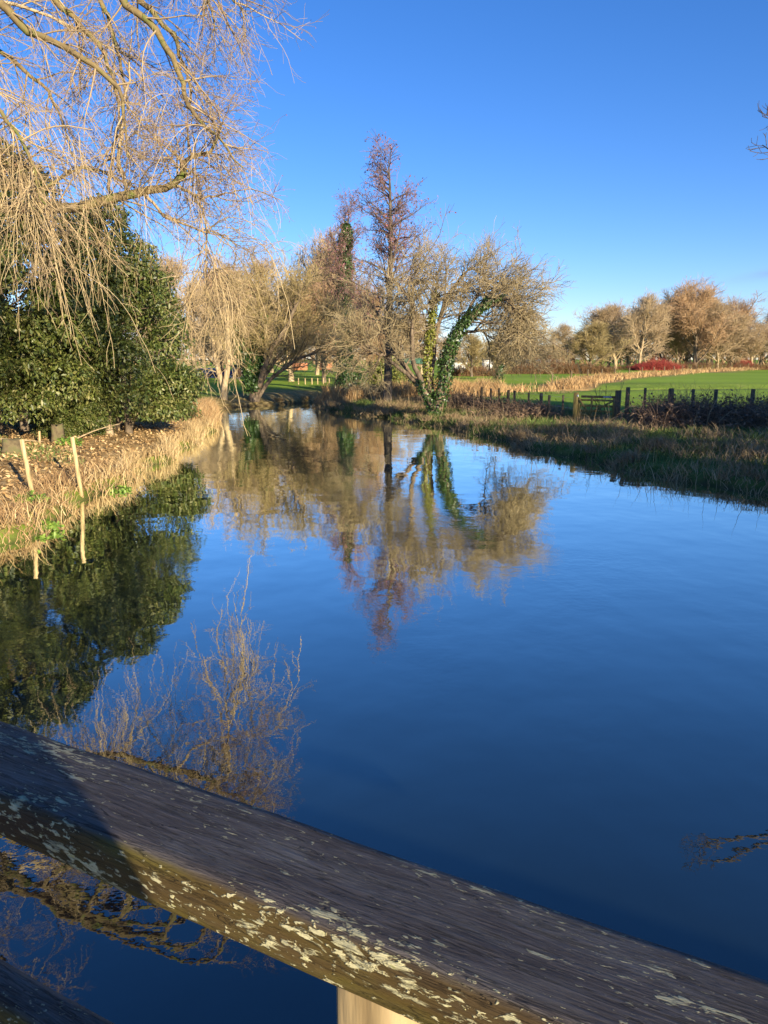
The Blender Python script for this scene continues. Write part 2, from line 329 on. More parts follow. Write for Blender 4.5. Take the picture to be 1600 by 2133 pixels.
# ------------------------------------------------------------------ tree machinery
def grow(bp, bd, L, N, wobble, trop, rng):
    P = [bp]; d = bd
    for i in range(N):
        d = unit(d + rng.normal(0, wobble, bp.shape) + np.asarray(trop) * (0.4 + 1.2 * i / N))
        P.append(P[-1] + d * (L / N)[:, None])
    return np.stack(P, 1)
def spawn(P, Rr, K, t0, t1, ang, jit, rng):
    M, N1, _ = P.shape
    t = t0 + (t1 - t0) * (np.arange(K)[None] + rng.uniform(0, 1, (M, K))) / K
    f = np.clip(t, 0, .9999) * (N1 - 1); i = f.astype(int); fr = (f - i)[..., None]; m = np.arange(M)[:, None]
    pos = P[m, i] * (1 - fr) + P[m, i + 1] * fr; rad = Rr[m, i] * (1 - fr[..., 0]) + Rr[m, i + 1] * fr[..., 0]
    T = unit(P[m, i + 1] - P[m, i]); rnd = rng.normal(0, 1, T.shape); pr = unit(rnd - T * np.sum(rnd * T, -1, keepdims=True))
    a = np.radians(ang + rng.normal(0, jit, (M, K)))[..., None]
    d = T * np.cos(a) + pr * np.sin(a)
    return pos.reshape(-1, 3), d.reshape(-1, 3), t.ravel(), rad.ravel()
def level(P, Rr, K, t0, t1, ang, jit, Lf, N, wobble, trop, r0, r1, rng, flat=None):
    pos, d, t, rad = spawn(P, Rr, K, t0, t1, ang, jit, rng)
    if flat is not None: d = unit(d * np.array([1, 1, flat]))
    L = Lf(t) * np.exp(rng.normal(0, .28, t.shape))
    Q = grow(pos, d, L, N, wobble, trop, rng)
    ra = np.minimum(rad * .8, r0)
    k = np.linspace(0, 1, N + 1)[None] ** .8
    return Q, ra[:, None] * (1 - k) + np.minimum(ra, r1)[:, None] * k
def smooth_path(pts, n):
    p = np.asarray(pts, float); m = len(p); u = np.linspace(0, m - 1, n); i = np.clip(u.astype(int), 0, m - 2); f = (u - i)[:, None]
    g = lambda k: p[np.clip(k, 0, m - 1)]
    a, b_, c, d = g(i - 1), g(i), g(i + 1), g(i + 2)
    return .5 * ((2 * b_) + (c - a) * f + (2 * a - 5 * b_ + 4 * c - d) * f ** 2 + (-a + 3 * b_ - 3 * c + d) * f ** 3)
def leaves(pos, nrm, ln, wd, rng, spread=.8):
    """rhombic leaves, slightly folded along the midrib: 2 triangles each"""
    M = len(pos); nrm = unit(nrm + rng.normal(0, spread, (M, 3))); t = rng.normal(0, 1, (M, 3)); t[:, 2] -= .5
    t = unit(t - nrm * np.sum(t * nrm, -1, keepdims=True)); s = np.cross(nrm, t)
    sz = rng.uniform(.6, 1.35, M); L = (ln * sz * rng.uniform(.85, 1.15, M))[:, None]; W = (wd * sz * rng.uniform(.8, 1.15, M))[:, None]
    V = np.stack([pos, pos + t * L * .45 + s * W * .5 + nrm * W * .18, pos + t * L, pos + t * L * .45 - s * W * .5 + nrm * W * .18], 1).reshape(-1, 3)
    k = np.arange(M)[:, None] * 4
    return V, np.concatenate([k + [[0, 1, 2]], k + [[0, 2, 3]]])
def blades(p, h, w, lean, rng, curl=.5):
    M = len(p); a = rng.uniform(0, 2 * np.pi, M); s = np.stack([np.cos(a), np.sin(a), 0 * a], -1)
    ld = np.stack([rng.normal(0, lean, M), rng.normal(0, lean, M), np.ones(M)], -1); ld = unit(ld)
    h = (h * rng.uniform(.45, 1.15, M))[:, None]; mid = p + ld * h * .55
    bend = unit(ld * np.array([1, 1, 0]) + rng.normal(0, .2, (M, 3)) * np.array([1, 1, .3])); tip = mid + unit(ld + bend * curl) * h * .45
    V = np.stack([p - s * w * .5, p + s * w * .5, mid + s * w * .4, mid - s * w * .4, tip], 1).reshape(-1, 3)
    k = np.arange(M)[:, None] * 5
    return V, [k + [[0, 1, 2, 3]], k + [[3, 2, 4]]]
def scatter(n_, x0, x1, y0, y1, rng, cond):
    x = rng.uniform(x0, x1, n_); y = rng.uniform(y0, y1, n_); k = cond(x, y); x, y = x[k], y[k]
    return np.stack([x, y, hgt(x, y)], -1)
def lv(*levs_sides):
    return join([tubes(P, Rr, s) for (P, Rr), s in levs_sides])
def tree_obj(name, trunk, crown, tm, cm, loc, rz=0, sc=1.0, extra=(), **k):
    e = empty(name, loc, rz, **k); e.scale = (sc, sc, sc) if np.isscalar(sc) else sc
    put('trunk', trunk if isinstance(trunk, bpy.types.Mesh) else mesh('trunk', trunk[0], [trunk[1]], tm, True), e)
    put('crown', crown if isinstance(crown, bpy.types.Mesh) else mesh('crown', crown[0], [crown[1]], cm), e)
    for nm, me in extra: put(nm, me, e)
    return e

def generic_tree(seed, H, r, K, bole, spread, up, tw_r, dens=1.0, stems=1, fan=0.0):
    """bare broadleaf about H tall; returns trunk and crown meshes data around the origin"""
    rng = np.random.RandomState(seed)
    bp = np.zeros((stems, 3)); bd = unit(np.stack([rng.normal(0, fan, stems), rng.normal(0, fan, stems), np.ones(stems)], -1))
    bp[:, 2] = -.25
    P0 = grow(bp, bd, np.full(stems, H * .88) * rng.uniform(.85, 1, stems), 10, .06, (0, 0, .03), rng)
    k = np.linspace(0, 1, 11)[None]; R0 = r / math.sqrt(stems) * (1 - k) ** .8 + .02; R0 = np.repeat(R0, stems, 0); R0[:, 0] *= 1.35
    u_ = lambda t: (t - bole) / (1 - bole)
    L1 = level(P0, R0, K, bole, 1, 46, 8, lambda t: H * spread * (.42 + .85 * (1 - u_(t)) ** .9 - .25 * (1 - u_(t)) ** 6), 8, .08, (0, 0, up), r * .42, tw_r * 1.5, rng)
    L2 = level(*L1, 10, .15, 1, 40, 10, lambda t: H * spread * .40 * (1.1 - .5 * t), 5, .12, (0, 0, up), r * .11, tw_r * 1.1, rng)
    L3 = level(*L2, int(6 * dens), .12, 1, 38, 12, lambda t: H * .075 * (1.15 - .45 * t), 3, .14, (0, 0, up * .8), tw_r * 1.2, tw_r * .8, rng)
    L4 = level(*L3, 2, .25, 1, 36, 12, lambda t: H * .045 + 0 * t, 2, .14, (0, 0, up * .5), tw_r * .85, tw_r * .6, rng)
    return lv(((P0, R0), 9), (L1, 5)), lv((L2, 4), (L3, 3), (L4, 3))

# ------------------------------------------------------------------ bridge: railing and deck
A = np.array([.886, -.463, 0]); A /= np.linalg.norm(A); Nn = np.array([-A[1], A[0], 0]); RAIL_RZ = math.atan2(A[1], A[0])
def wood_rail_mat():
    m = bpy.data.materials.new('lichened_oak'); m.use_nodes = True
    n, l = m.node_tree.nodes, m.node_tree.links; b = n['Principled BSDF']
    tc = n.new('ShaderNodeTexCoord')
    def nz(st, sc, det, rough=.5, dist=0.0):
        mp = n.new('ShaderNodeMapping'); mp.inputs['Scale'].default_value = st; l.new(tc.outputs['Object'], mp.inputs[0])
        q = n.new('ShaderNodeTexNoise'); q.inputs['Scale'].default_value = sc; q.inputs['Detail'].default_value = det; q.inputs['Roughness'].default_value = rough; q.inputs['Distortion'].default_value = dist
        l.new(mp.outputs[0], q.inputs['Vector']); return q.outputs['Fac']
    def rmp(f, stops):
        r = n.new('ShaderNodeValToRGB'); e = r.color_ramp.elements
        while len(e) < len(stops): e.new(.5)
        for i, (p, c) in enumerate(stops): e[i].position = p; e[i].color = (*c, 1)
        l.new(f, r.inputs[0]); return r.outputs[0]
    def mix(f, a, c):
        q = n.new('ShaderNodeMix'); q.data_type = 'RGBA'; l.new(f, q.inputs[0]); l.new(a, q.inputs[6]); l.new(c, q.inputs[7]); return q.outputs[2]
    def mul(a, c):
        q = n.new('ShaderNodeMath'); q.operation = 'MULTIPLY'; l.new(a, q.inputs[0])
        if isinstance(c, float): q.inputs[1].default_value = c
        else: l.new(c, q.inputs[1])
        return q.outputs[0]
    grain = nz((5, 55, 55), 2.0, 7, .65, 1.4); grain2 = nz((14, 170, 170), 2.0, 4, .6, 1.0); blot = nz((3, 12, 12), 1.5, 4)
    wood = rmp(grain, [(.30, (.026, .020, .018)), (.48, (.080, .066, .058)), (.68, (.19, .17, .155))])
    wood2 = rmp(grain2, [(.35, (.035, .027, .022)), (.6, (.11, .092, .08)), (.75, (.17, .15, .13))])
    crk = nz((2.6, 34, 34), 2.0, 5, .55, 1.2)
    half = n.new('ShaderNodeValue'); half.outputs[0].default_value = .45
    base = mix(half.outputs[0], wood, wood2)
    ab = n.new('ShaderNodeMath'); ab.operation = 'SUBTRACT'; l.new(crk, ab.inputs[0]); ab.inputs[1].default_value = .5
    ab2 = n.new('ShaderNodeMath'); ab2.operation = 'ABSOLUTE'; l.new(ab.outputs[0], ab2.inputs[0])
    ck = n.new('ShaderNodeMapRange'); ck.inputs[1].default_value = .004; ck.inputs[2].default_value = .016; ck.inputs[3].default_value = 1; ck.inputs[4].default_value = 0; l.new(ab2.outputs[0], ck.inputs[0])
    drk = n.new('ShaderNodeRGB'); drk.outputs[0].default_value = (.016, .012, .01, 1)
    base = mix(mul(ck.outputs[0], .8), base, drk.outputs[0])
    bloom = rmp(nz((4, 14, 14), 2.0, 6, .65, .5), [(.46, (0, 0, 0)), (.68, (1, 1, 1))]); pale = n.new('ShaderNodeRGB'); pale.outputs[0].default_value = (.20, .195, .175, 1)
    base = mix(mul(bloom, .45), base, pale.outputs[0])
    # moss film on the upright face
    sep = n.new('ShaderNodeSeparateXYZ'); geo = n.new('ShaderNodeTexCoord'); l.new(geo.outputs['Normal'], sep.inputs[0])
    side = n.new('ShaderNodeMapRange'); side.inputs[1].default_value = -.35; side.inputs[2].default_value = -.8; l.new(sep.outputs['Y'], side.inputs[0])
    moss = rmp(blot, [(.3, (.045, .024, .005)), (.46, (.075, .046, .005)), (.6, (.10, .08, .006)), (.72, (.24, .22, .02))])
    col = mix(mul(side.outputs[0], .9), base, moss)
    # crustose lichen: elongated blots of two sizes
    v1 = nz((15, 46, 46), 2.2, 4, .6, .35); v2 = nz((36, 90, 90), 2.2, 3, .55, .3); zone = nz((3, 9, 9), 1.6, 2)
    def thr(f, lo, hi):
        q = n.new('ShaderNodeMapRange'); q.inputs[1].default_value = lo; q.inputs[2].default_value = hi; l.new(f, q.inputs[0]); return q.outputs[0]
    def mx_(a, c):
        q = n.new('ShaderNodeMath'); q.operation = 'MAXIMUM'; l.new(a, q.inputs[0]); l.new(c, q.inputs[1]); return q.outputs[0]
    def add(a, c, k):
        q = n.new('ShaderNodeMath'); q.operation = 'MULTIPLY_ADD'; l.new(c, q.inputs[0]); q.inputs[1].default_value = k; l.new(a, q.inputs[2]); return q.outputs[0]
    lich = mx_(thr(add(add(v1, zone, .45), side.outputs[0], .028), .842, .90), thr(add(add(v2, zone, .45), side.outputs[0], .022), .852, .905))
    lcol = rmp(nz((30, 70, 70), 2.2, 5, .65, .4), [(.32, (.20, .21, .16)), (.47, (.46, .43, .25)), (.58, (.58, .54, .32)), (.7, (.40, .40, .16))])
    col = mix(lich, col, lcol)
    l.new(col, b.inputs['Base Color']); b.inputs['Roughness'].default_value = .72; b.inputs['Specular IOR Level'].default_value = .35
    h = n.new('ShaderNodeMath'); h.operation = 'ADD'; l.new(grain, h.inputs[0]); l.new(mul(grain2, .5), h.inputs[1])
    h2 = n.new('ShaderNodeMath'); h2.operation = 'ADD'; l.new(h.outputs[0], h2.inputs[0]); l.new(mul(lich, .5), h2.inputs[1])
    h3 = n.new('ShaderNodeMath'); h3.operation = 'SUBTRACT'; l.new(h2.outputs[0], h3.inputs[0]); l.new(mul(ck.outputs[0], .8), h3.inputs[1]); h2 = h3
    bp = n.new('ShaderNodeBump'); bp.inputs['Strength'].default_value = .9; bp.inputs['Distance'].default_value = .004
    l.new(h2.outputs[0], bp.inputs['Height']); l.new(bp.outputs[0], b.inputs['Normal'])
    return m
rail_m = wood_rail_mat()
RAIL_Z = CAM_H - .485
deck_z = 1.65
rt = empty('bridge_railing', tuple(Nn * .54 + np.array([0, 0, deck_z])), RAIL_RZ,
           label='lichen-spotted wooden bridge railing crossing the foreground above the water', cat='railing')
def rail_mesh(name, prof, x0, x1, seed, segs=160):
    rng = np.random.RandomState(seed); xs = np.linspace(x0, x1, segs); k = len(prof); V = []
    ph = rng.uniform(0, 6.28, (k, 4)); am = rng.uniform(.0003, .0010, (k, 4)) * np.array([.25, .35, .7, .8]); fq = np.array([1.7, 4.1, 11, 27])
    for x in xs:
        w = (am * np.sin(fq * x + ph)).sum(1); V.append([[x, y + .6 * wv_, z + wv_] for (y, z), wv_ in zip(prof, w)])
    V = np.array(V).reshape(-1, 3); i = np.arange(segs - 1)[:, None] * k; j = np.arange(k)[None]; j2 = (j + 1) % k
    F = np.stack([i + j, i + k + j, i + k + j2, i + j2], -1).reshape(-1, 4)[:, ::-1]
    cap = []
    return mesh(name, V, [F], rail_m, True)
hz = RAIL_Z - deck_z
# profile (y across, z): near face at y=-.06, far edge y=+.068; weathered arrises
prof = [(-.074, hz - .050), (-.0742, hz - .043), (-.0742, hz - .029), (-.074, hz - .016), (-.0725, hz - .009), (-.068, hz - .003), (-.062, hz - .0005), (-.052, hz - .002), (-.020, hz - .009), (.020, hz - .019), (.060, hz - .029), (.078, hz - .0335), (.088, hz - .037), (.093, hz - .043), (.094, hz - .055), (.094, hz - .054), (.087, hz - .058), (-.060, hz - .058), (-.070, hz - .055)]
put('handrail', rail_mesh('handrail', prof, -4.5, 4.5, 3), rt)
lz = hz - .380
prof2 = [(-.030, lz - .10), (-.030, lz - .012), (-.024, lz - .003), (-.012, lz), (.020, lz - .001), (.030, lz - .008), (.034, lz - .018), (.034, lz - .10), (.028, lz - .104), (-.024, lz - .104)]
put('lower_rail', rail_mesh('lower_rail', prof2, -4.5, 4.5, 8), rt)
prof3 = [(y, z - .42) for y, z in prof2]
put('lower_rail', rail_mesh('lower_rail', prof3, -4.5, 4.5, 9), rt)
p_l = (np.array([-.0508, .590, 0]) - Nn * .54) @ A
for q in (-3, -1.5, 0, 1.5, 3):
    MB().box((p_l + .055 + q * 1.0, .010, (hz - .060) / 2 - .12), (.11, .088, hz - .060 + .24), 0, .005).build('post', timber_pale, rt)
dk = empty('bridge_deck', tuple(Nn * -.4 + np.array([0, 0, deck_z])), RAIL_RZ, label='weathered plank deck of the footbridge under the railing', cat='bridge')
pl = MB().box((0, 0, 0), (.14, 2.0, .05), 0, .004); pme = None
for i in range(96):
    x = -7.2 + i * .15
    if pme is None: o = pl.build('plank', timber_post, dk); pme = o.data
    else: o = put('plank', pme, dk)
    o.location = (x, 0, -.026)
for y in (-.85, .80): MB().box((0, y, -.18), (44, .18, .25)).build('beam', timber_post, dk)
for x in (-6, 6):
    for y in (-.85, .80): MB().tube([[x, y, -3.2], [x, y, -.30]], [.14, .14], 10).build('pile', timber_post, dk)

# a person standing behind the lens (only the shadow reaches the picture)
pe = empty('person', (.055, -.28, deck_z), 0, label='person in a dark coat with hands in pockets standing on the deck', cat='person')
coat = mat('coat', [(.02, .022, .03), (.035, .038, .05)], 20, .9)
sk = [(0, 0, .98, .17), (0, 0, 1.15, .165), (0, .0, 1.32, .175), (0, 0, 1.44, .10), (0, .01, 1.53, .055), (0, .02, 1.62, .095), (0, .02, 1.71, .085),
      (-.19, 0, 1.41, .075), (-.26, -.03, 1.16, .06), (-.19, .10, .97, .05), (.19, 0, 1.41, .075), (.26, -.03, 1.16, .06), (.19, .10, .97, .05),
      (-.10, 0, .86, .11), (-.11, .01, .48, .07), (-.11, 0, .09, .05), (-.13, .16, .04, .04), (.10, 0, .86, .11), (.11, .01, .48, .07), (.11, 0, .09, .05), (.13, .16, .04, .04)]
se = [(0, 1), (1, 2), (2, 3), (3, 4), (4, 5), (5, 6), (3, 7), (7, 8), (8, 9), (3, 10), (10, 11), (11, 12), (0, 13), (13, 14), (14, 15), (15, 16), (0, 17), (17, 18), (18, 19), (19, 20)]
bm_ = bpy.data.meshes.new('body'); bm_.from_pydata([s[:3] for s in sk], se, []); bm_.materials.append(coat)
bo = put('body', bm_, pe); md = bo.modifiers.new('skin', 'SKIN'); md.use_smooth_shade = True
for i, s in enumerate(sk):
    bm_.skin_vertices[0].data[i].radius = (s[3], s[3] * (.75 if i < 3 else 1)); bm_.skin_vertices[0].data[i].use_root = (i == 0)
bo.modifiers.new('sub', 'SUBSURF').levels = 2; bo.modifiers['sub'].render_levels = 2

# ------------------------------------------------------------------ evergreens on the left bank
def evergreen(seed, H, prof, n_leaf, ln, wd, lm, trunks, squash=(1, 1)):
    """prof(z01)-> radius; leaf clumps on the envelope, some inside"""
    rng = np.random.RandomState(seed); nc = 165
    z = rng.uniform(.02, .97, nc); a = rng.uniform(0, 6.283, nc); k = np.where(rng.uniform(0, 1, nc) < .75, rng.uniform(.72, 1.0, nc), rng.uniform(.1, .6, nc))
    rr = prof(z) * k * rng.uniform(.88, 1.06, nc)
    cz = z * H; c = np.stack([rr * np.cos(a) * squash[0], rr * np.sin(a) * squash[1], cz], -1)
    cr = rng.uniform(.38, .85, nc) * np.clip(prof(z) / 2.6, .55, 1.1)
    w = cr ** 2; ci = rng.choice(nc, n_leaf, p=w / w.sum())
    u = unit(rng.normal(0, 1, (n_leaf, 3))); u[:, 2] = np.abs(u[:, 2]) * np.where(rng.uniform(0, 1, n_leaf) < .72, 1, -1); sh = rng.uniform(.55, 1.08, n_leaf) ** .6
    lump = 1 + .3 * np.sin(5 * u[:, 0] + ci) * np.sin(4 * u[:, 1] + 2 * ci)
    pos = c[ci] + u * (cr[ci] * sh * lump)[:, None] * np.array([1.1, 1.1, .8])
    keep = pos[:, 2] > .15
    V, T = leaves(pos[keep], (u + np.array([0, 0, .55]))[keep], ln, wd, rng, .65)
    P = []; Rr = []
    for (x, y, rad) in trunks:
        p = smooth_path([[x, y, -.3], [x * .9, y, H * .2], [x * .5, y * .6, H * .5], [x * .2, 0, H * .85]], 9); P.append(p); Rr.append(rad * np.linspace(1, .15, 9))
    P, Rr = np.array(P), np.array(Rr)
    br = level(P, Rr, 26, .12, .98, 62, 12, lambda t: 1.5 - .9 * t, 4, .14, (0, 0, .03), .05, .012, rng)
    return join([tubes(P, Rr, 8), tubes(*br, 4)]), (V, T)
def place_ever(name, data, tm, lm, loc, label, sc=1.0, rz=0, meshes=None, group=None):
    e = empty(name, loc, rz, label=label, cat='tree', group=group); e.scale = (sc, sc, sc) if np.isscalar(sc) else sc
    if meshes is None:
        (tv, tq), (cv, ct) = data; meshes = (mesh('trunk', tv, [tq], tm, True), mesh('crown', cv, [ct], lm))
    put('trunk', meshes[0], e); put('crown', meshes[1], e); return meshes
profA = lambda z: 4.3 * np.clip(np.sin(np.pi * np.clip(.22 + .78 * z, 0, 1)) ** .75, .12, 1) * (1 - .25 * z)
profB = lambda z: 3.15 * np.clip(np.sin(np.pi * np.clip(.26 + .72 * z, 0, 1)) ** .8, .12, 1) * (1 - .18 * z)
# near left (partly out of frame) and the one leaning over the bank
e1 = at(30, 880, 25.5); e2 = at(262, 880, 28.5)
mA = place_ever('evergreen_tree', evergreen(21, 8.3, profA, 100000, .135, .066, leaf_ever, [(0, 0, .22), (.8, .4, .16), (-.9, -.3, .16)]), bark_brown, leaf_ever, (e1[0] - .6, 25.5, 1.2), 'tall glossy evergreen tree at the left edge behind the willow strands', sc=(.95, .95, 1.2))
mB = place_ever('evergreen_tree', evergreen(22, 7.0, profB, 90000, .135, .066, leaf_ever2, [(0, 0, .2), (.7, -.6, .15), (-.8, .6, .14)]), bark_brown, leaf_ever2, (e2[0] - .55, 28.9, .85), 'rounded dark evergreen tree leaning out over the left bank', sc=(1.04, 1.04, 1.16))
# low evergreen skirt filling the gap between them
place_ever('evergreen_shrub', None, None, None, (at(130, 880, 26.5)[0], 27.2, .55), 'low evergreen shrub between the two big evergreen trees', sc=(.5, .5, .42), rz=2.0, meshes=mB)
place_ever('evergreen_shrub', None, None, None, (-14.5, 33, .6), 'shaded evergreen shrub behind the two big evergreen trees', sc=(.8, .8, .7), rz=1.0, meshes=mB)

# ------------------------------------------------------------------ weeping willow, upper left
def willow():
    rng = np.random.RandomState(7); Y = 17.0
    px = lambda pts, Y0, Y1: [at(x, y, Y0 + (Y1 - Y0) * i / (len(pts) - 1)) for i, (x, y) in enumerate(pts)]
    tb = np.array([-13.2, 17.5, G(-13.2, 17.5) - .3])
    trunk = [tb, tb + [.1, 0, 2], tb + [.4, -.1, 4.2], tb + [.9, 0, 7], tb + [1.6, .1, 10]]
    limbs = [  # (points, r0, r1)
        ([tb + [.35, 0, 4.6]] + px([(-60, 440), (0, 432), (150, 434), (240, 418), (300, 398), (355, 385), (378, 372), (384, 352), (405, 328), (440, 312), (462, 268)], 17, 17), .135, .018),
        ([tb + [1.2, 0, 8.5]] + px([(-80, -30), (0, 8), (58, 66), (97, 80), (174, 124), (240, 178), (262, 250), (266, 330)], 16.2, 15.6), .10, .012),
        ([tb + [1.4, 0, 9]] + px([(40, -60), (116, -2), (163, 50), (217, 116), (245, 200), (250, 300)], 17, 17.5), .09, .012),
        ([tb + [1.5, 0, 9.6]] + px([(150, -80), (209, 0), (232, 60), (252, 140), (268, 230)], 18, 18.4), .08, .012),
        ([tb + [1.6, 0, 9.9]] + px([(160, -120), (248, 0), (310, 46), (349, 97), (380, 163), (391, 217), (418, 252), (465, 294), (505, 350)], 16.6, 16.2), .09, .010),
        ([tb + [1.6, 0, 10]] + px([(200, -120), (295, 0), (349, 58), (372, 108), (396, 180), (402, 260)], 17.4, 17.2), .075, .010),
        ([tb + [1.5, .1, 9.8]] + px([(250, -190), (380, -90), (440, -40), (490, 0), (515, 45)], 16.4, 16.0), .06, .008),
        ([tb + [1.5, .1, 9.8]] + px([(200, -170), (330, -110), (410, -50), (440, 20), (446, 80)], 17.4, 17.8), .06, .008),
        ([tb + [.8, -.2, 7]] + px([(-140, 150), (-60, 180), (0, 230), (60, 320), (90, 430)], 15.0, 14.2), .07, .010),
        ([tb + [.9, .2, 7.6]] + px([(-140, 90), (-40, 90), (60, 150), (120, 230), (150, 330)], 18.8, 19.5), .08, .010),
        ([tb + [.5, 0, 5.4]] + px([(-120, 330), (-50, 320), (20, 340), (70, 400), (95, 500)], 15.6, 14.6), .07, .010),
        ([tb + [.5, 0, 5.0]] + px([(-120, 380), (-20, 390), (80, 392), (165, 352), (235, 365), (275, 395)], 18.0, 18.4), .06, .010),
    ]
    sub = [  # secondary limbs off the low bough
        (px([(355, 385), (392, 398), (412, 410), (440, 410), (480, 402), (520, 390)], 17, 16.8), .035, .008),
        (px([(300, 400), (345, 450), (385, 470), (425, 485), (470, 490), (500, 520)], 17, 17.3), .035, .008),
        (px([(392, 398), (425, 440), (430, 500), (432, 560), (470, 620)], 17, 17.4), .028, .007),
        (px([(384, 352), (410, 365), (440, 380)], 17, 16.7), .025, .008),
        (px([(270, 410), (250, 330), (256, 250), (268, 170), (272, 60)], 17, 17.8), .05, .008),
        (px([(232, 420), (230, 330), (248, 260)], 17.2, 18), .045, .010),
    ]
    def pk(lst, n=22):
        P = np.array([smooth_path(p, n) for p, a, c in lst]); Rr = np.array([np.linspace(1, 0, n) ** .8 * (a - c) + c for p, a, c in lst]); P[:, 1:] += rng.normal(0, .025, P[:, 1:].shape); return P, Rr
    tp = smooth_path(trunk, 14); tR = np.linspace(.42, .14, 14)
    LB = pk(limbs); SB = pk(sub)
    # high fill-in limbs spreading over the frame top
    k = 8; hp = np.repeat((tb + [1.5, .1, 9.5])[None], k, 0) + rng.normal(0, .3, (k, 3))
    az = np.where(rng.uniform(0, 1, k) < .5, rng.uniform(-1.7, -1.0, k), rng.uniform(1.0, 1.8, k)); hd = unit(np.stack([np.cos(az), np.sin(az) * .8, rng.uniform(.15, .9, k)], -1))
    HB = grow(hp, hd, rng.uniform(5.5, 8.5, k), 21, .07, (0.0, 0, -.07), rng); HR = np.repeat((np.linspace(1, 0, 22) ** .8 * .06 + .010)[None], k, 0)
    BP = np.concatenate([LB[0], HB]); BR = np.concatenate([LB[1], HR])
    out_trunk = join([tubes(tp[None], tR[None], 12), tubes(*LB, 8)])
    bp_ = lambda Lf, **k: None
    # branches
    D1 = level(BP, BR, 14, .2, 1, 46, 12, lambda t: 2.0 - 1.15 * t, 9, .10, (.01, 0, -.05), .022, .006, rng)
    D1b = level(*SB, 9, .12, 1, 50, 14, lambda t: 1.15 - .4 * t, 7, .12, (.02, 0, -.02), .015, .005, rng)
    D1c = level(LB[0][:1], LB[1][:1], 18, .55, 1, 55, 14, lambda t: 1.5 - .5 * t, 7, .12, (.02, 0, .02), .016, .005, rng)
    J = (np.concatenate([D1b[0], D1c[0]]), np.concatenate([D1b[1], D1c[1]]))
    D2 = level(*D1, 6, .15, 1, 42, 14, lambda t: .95 - .4 * t, 6, .13, (.01, 0, -.09), .0078, .0036, rng)
    D2j = level(*J, 6, .15, 1, 46, 14, lambda t: .62 - .2 * t, 5, .15, (.02, 0, .0), .007, .004, rng)
    D3 = level(*D2, 4, .15, 1, 40, 14, lambda t: .42 - .12 * t, 4, .16, (.02, 0, -.02), .0045, .003, rng)
    D3j = level(*D2j, 5, .15, 1, 42, 14, lambda t: .30 - .08 * t, 3, .18, (.02, 0, .10), .005, .0035, rng)
    # long pale hanging strands on the left and off the tips
    left = BP[[7 + 1, 9, 10, 11, 0]]; leftR = BR[[8, 9, 10, 11, 0]]
    S1 = level(left, leftR, 11, .25, 1, 60, 20, lambda t: .9 + 0 * t, 6, .12, (.02, 0, -.12), .016, .010, rng)
    S1 = (S1[0][:, :], S1[1])
    S2 = level(*S1, 3, .4, 1, 35, 15, lambda t: 2.4 - .6 * t, 12, .10, (0.006, 0, -.28), .0078, .0042, rng)
    S3 = level(*S2, 4, .2, .95, 32, 12, lambda t: .7 - .3 * t, 5, .12, (.01, 0, -.10), .005, .0034, rng)
    # curtain hanging in front of the second evergreen's edge
    T1 = level(SB[0][[1, 2, 2]], SB[1][[1, 2, 2]], 8, .5, 1, 55, 20, lambda t: 3.1 - 1.3 * t, 14, .11, (.004, 0, -.30), .011, .006, rng)
    T2 = level(*T1, 6, .15, .95, 32, 14, lambda t: .75 - .4 * t, 6, .13, (.01, 0, -.06), .007, .0045, rng)
    T3 = level(*T2, 3, .2, .95, 38, 14, lambda t: .32 + 0 * t, 3, .13, (.02, 0, -.0), .005, .0035, rng)
    crown = lv(((SB[0], SB[1]), 6), ((HB, HR), 6), (D1, 4), (D1b, 4), (D1c, 4), (D2, 3), (D2j, 3), (D3, 3), (D3j, 3))
    strands = lv((S1, 4), (S2, 3), (S3, 3), (T1, 4), (T2, 3), (T3, 3))
    tips = np.concatenate([D3j[0][:, -1], D3[0][::2, -1]]); 
    bv, bt = leaves(tips, rng.normal(0, 1, tips.shape), .05, .014, rng)
    e = empty('willow_tree', tuple(tb + [0, 0, .3]), label='weeping willow arching over the river from the upper left', cat='tree')
    off = -np.array(e.location)
    for nm, (v, q), m, s in (('trunk', out_trunk, bark_moss, True), ('crown', crown, twig_red, False), ('hanging_strands', strands, twig_willow, False), ('buds', (bv, bt), bud_m, False)):
        put(nm, mesh(nm, v + off, [q], m, s), e)
willow()

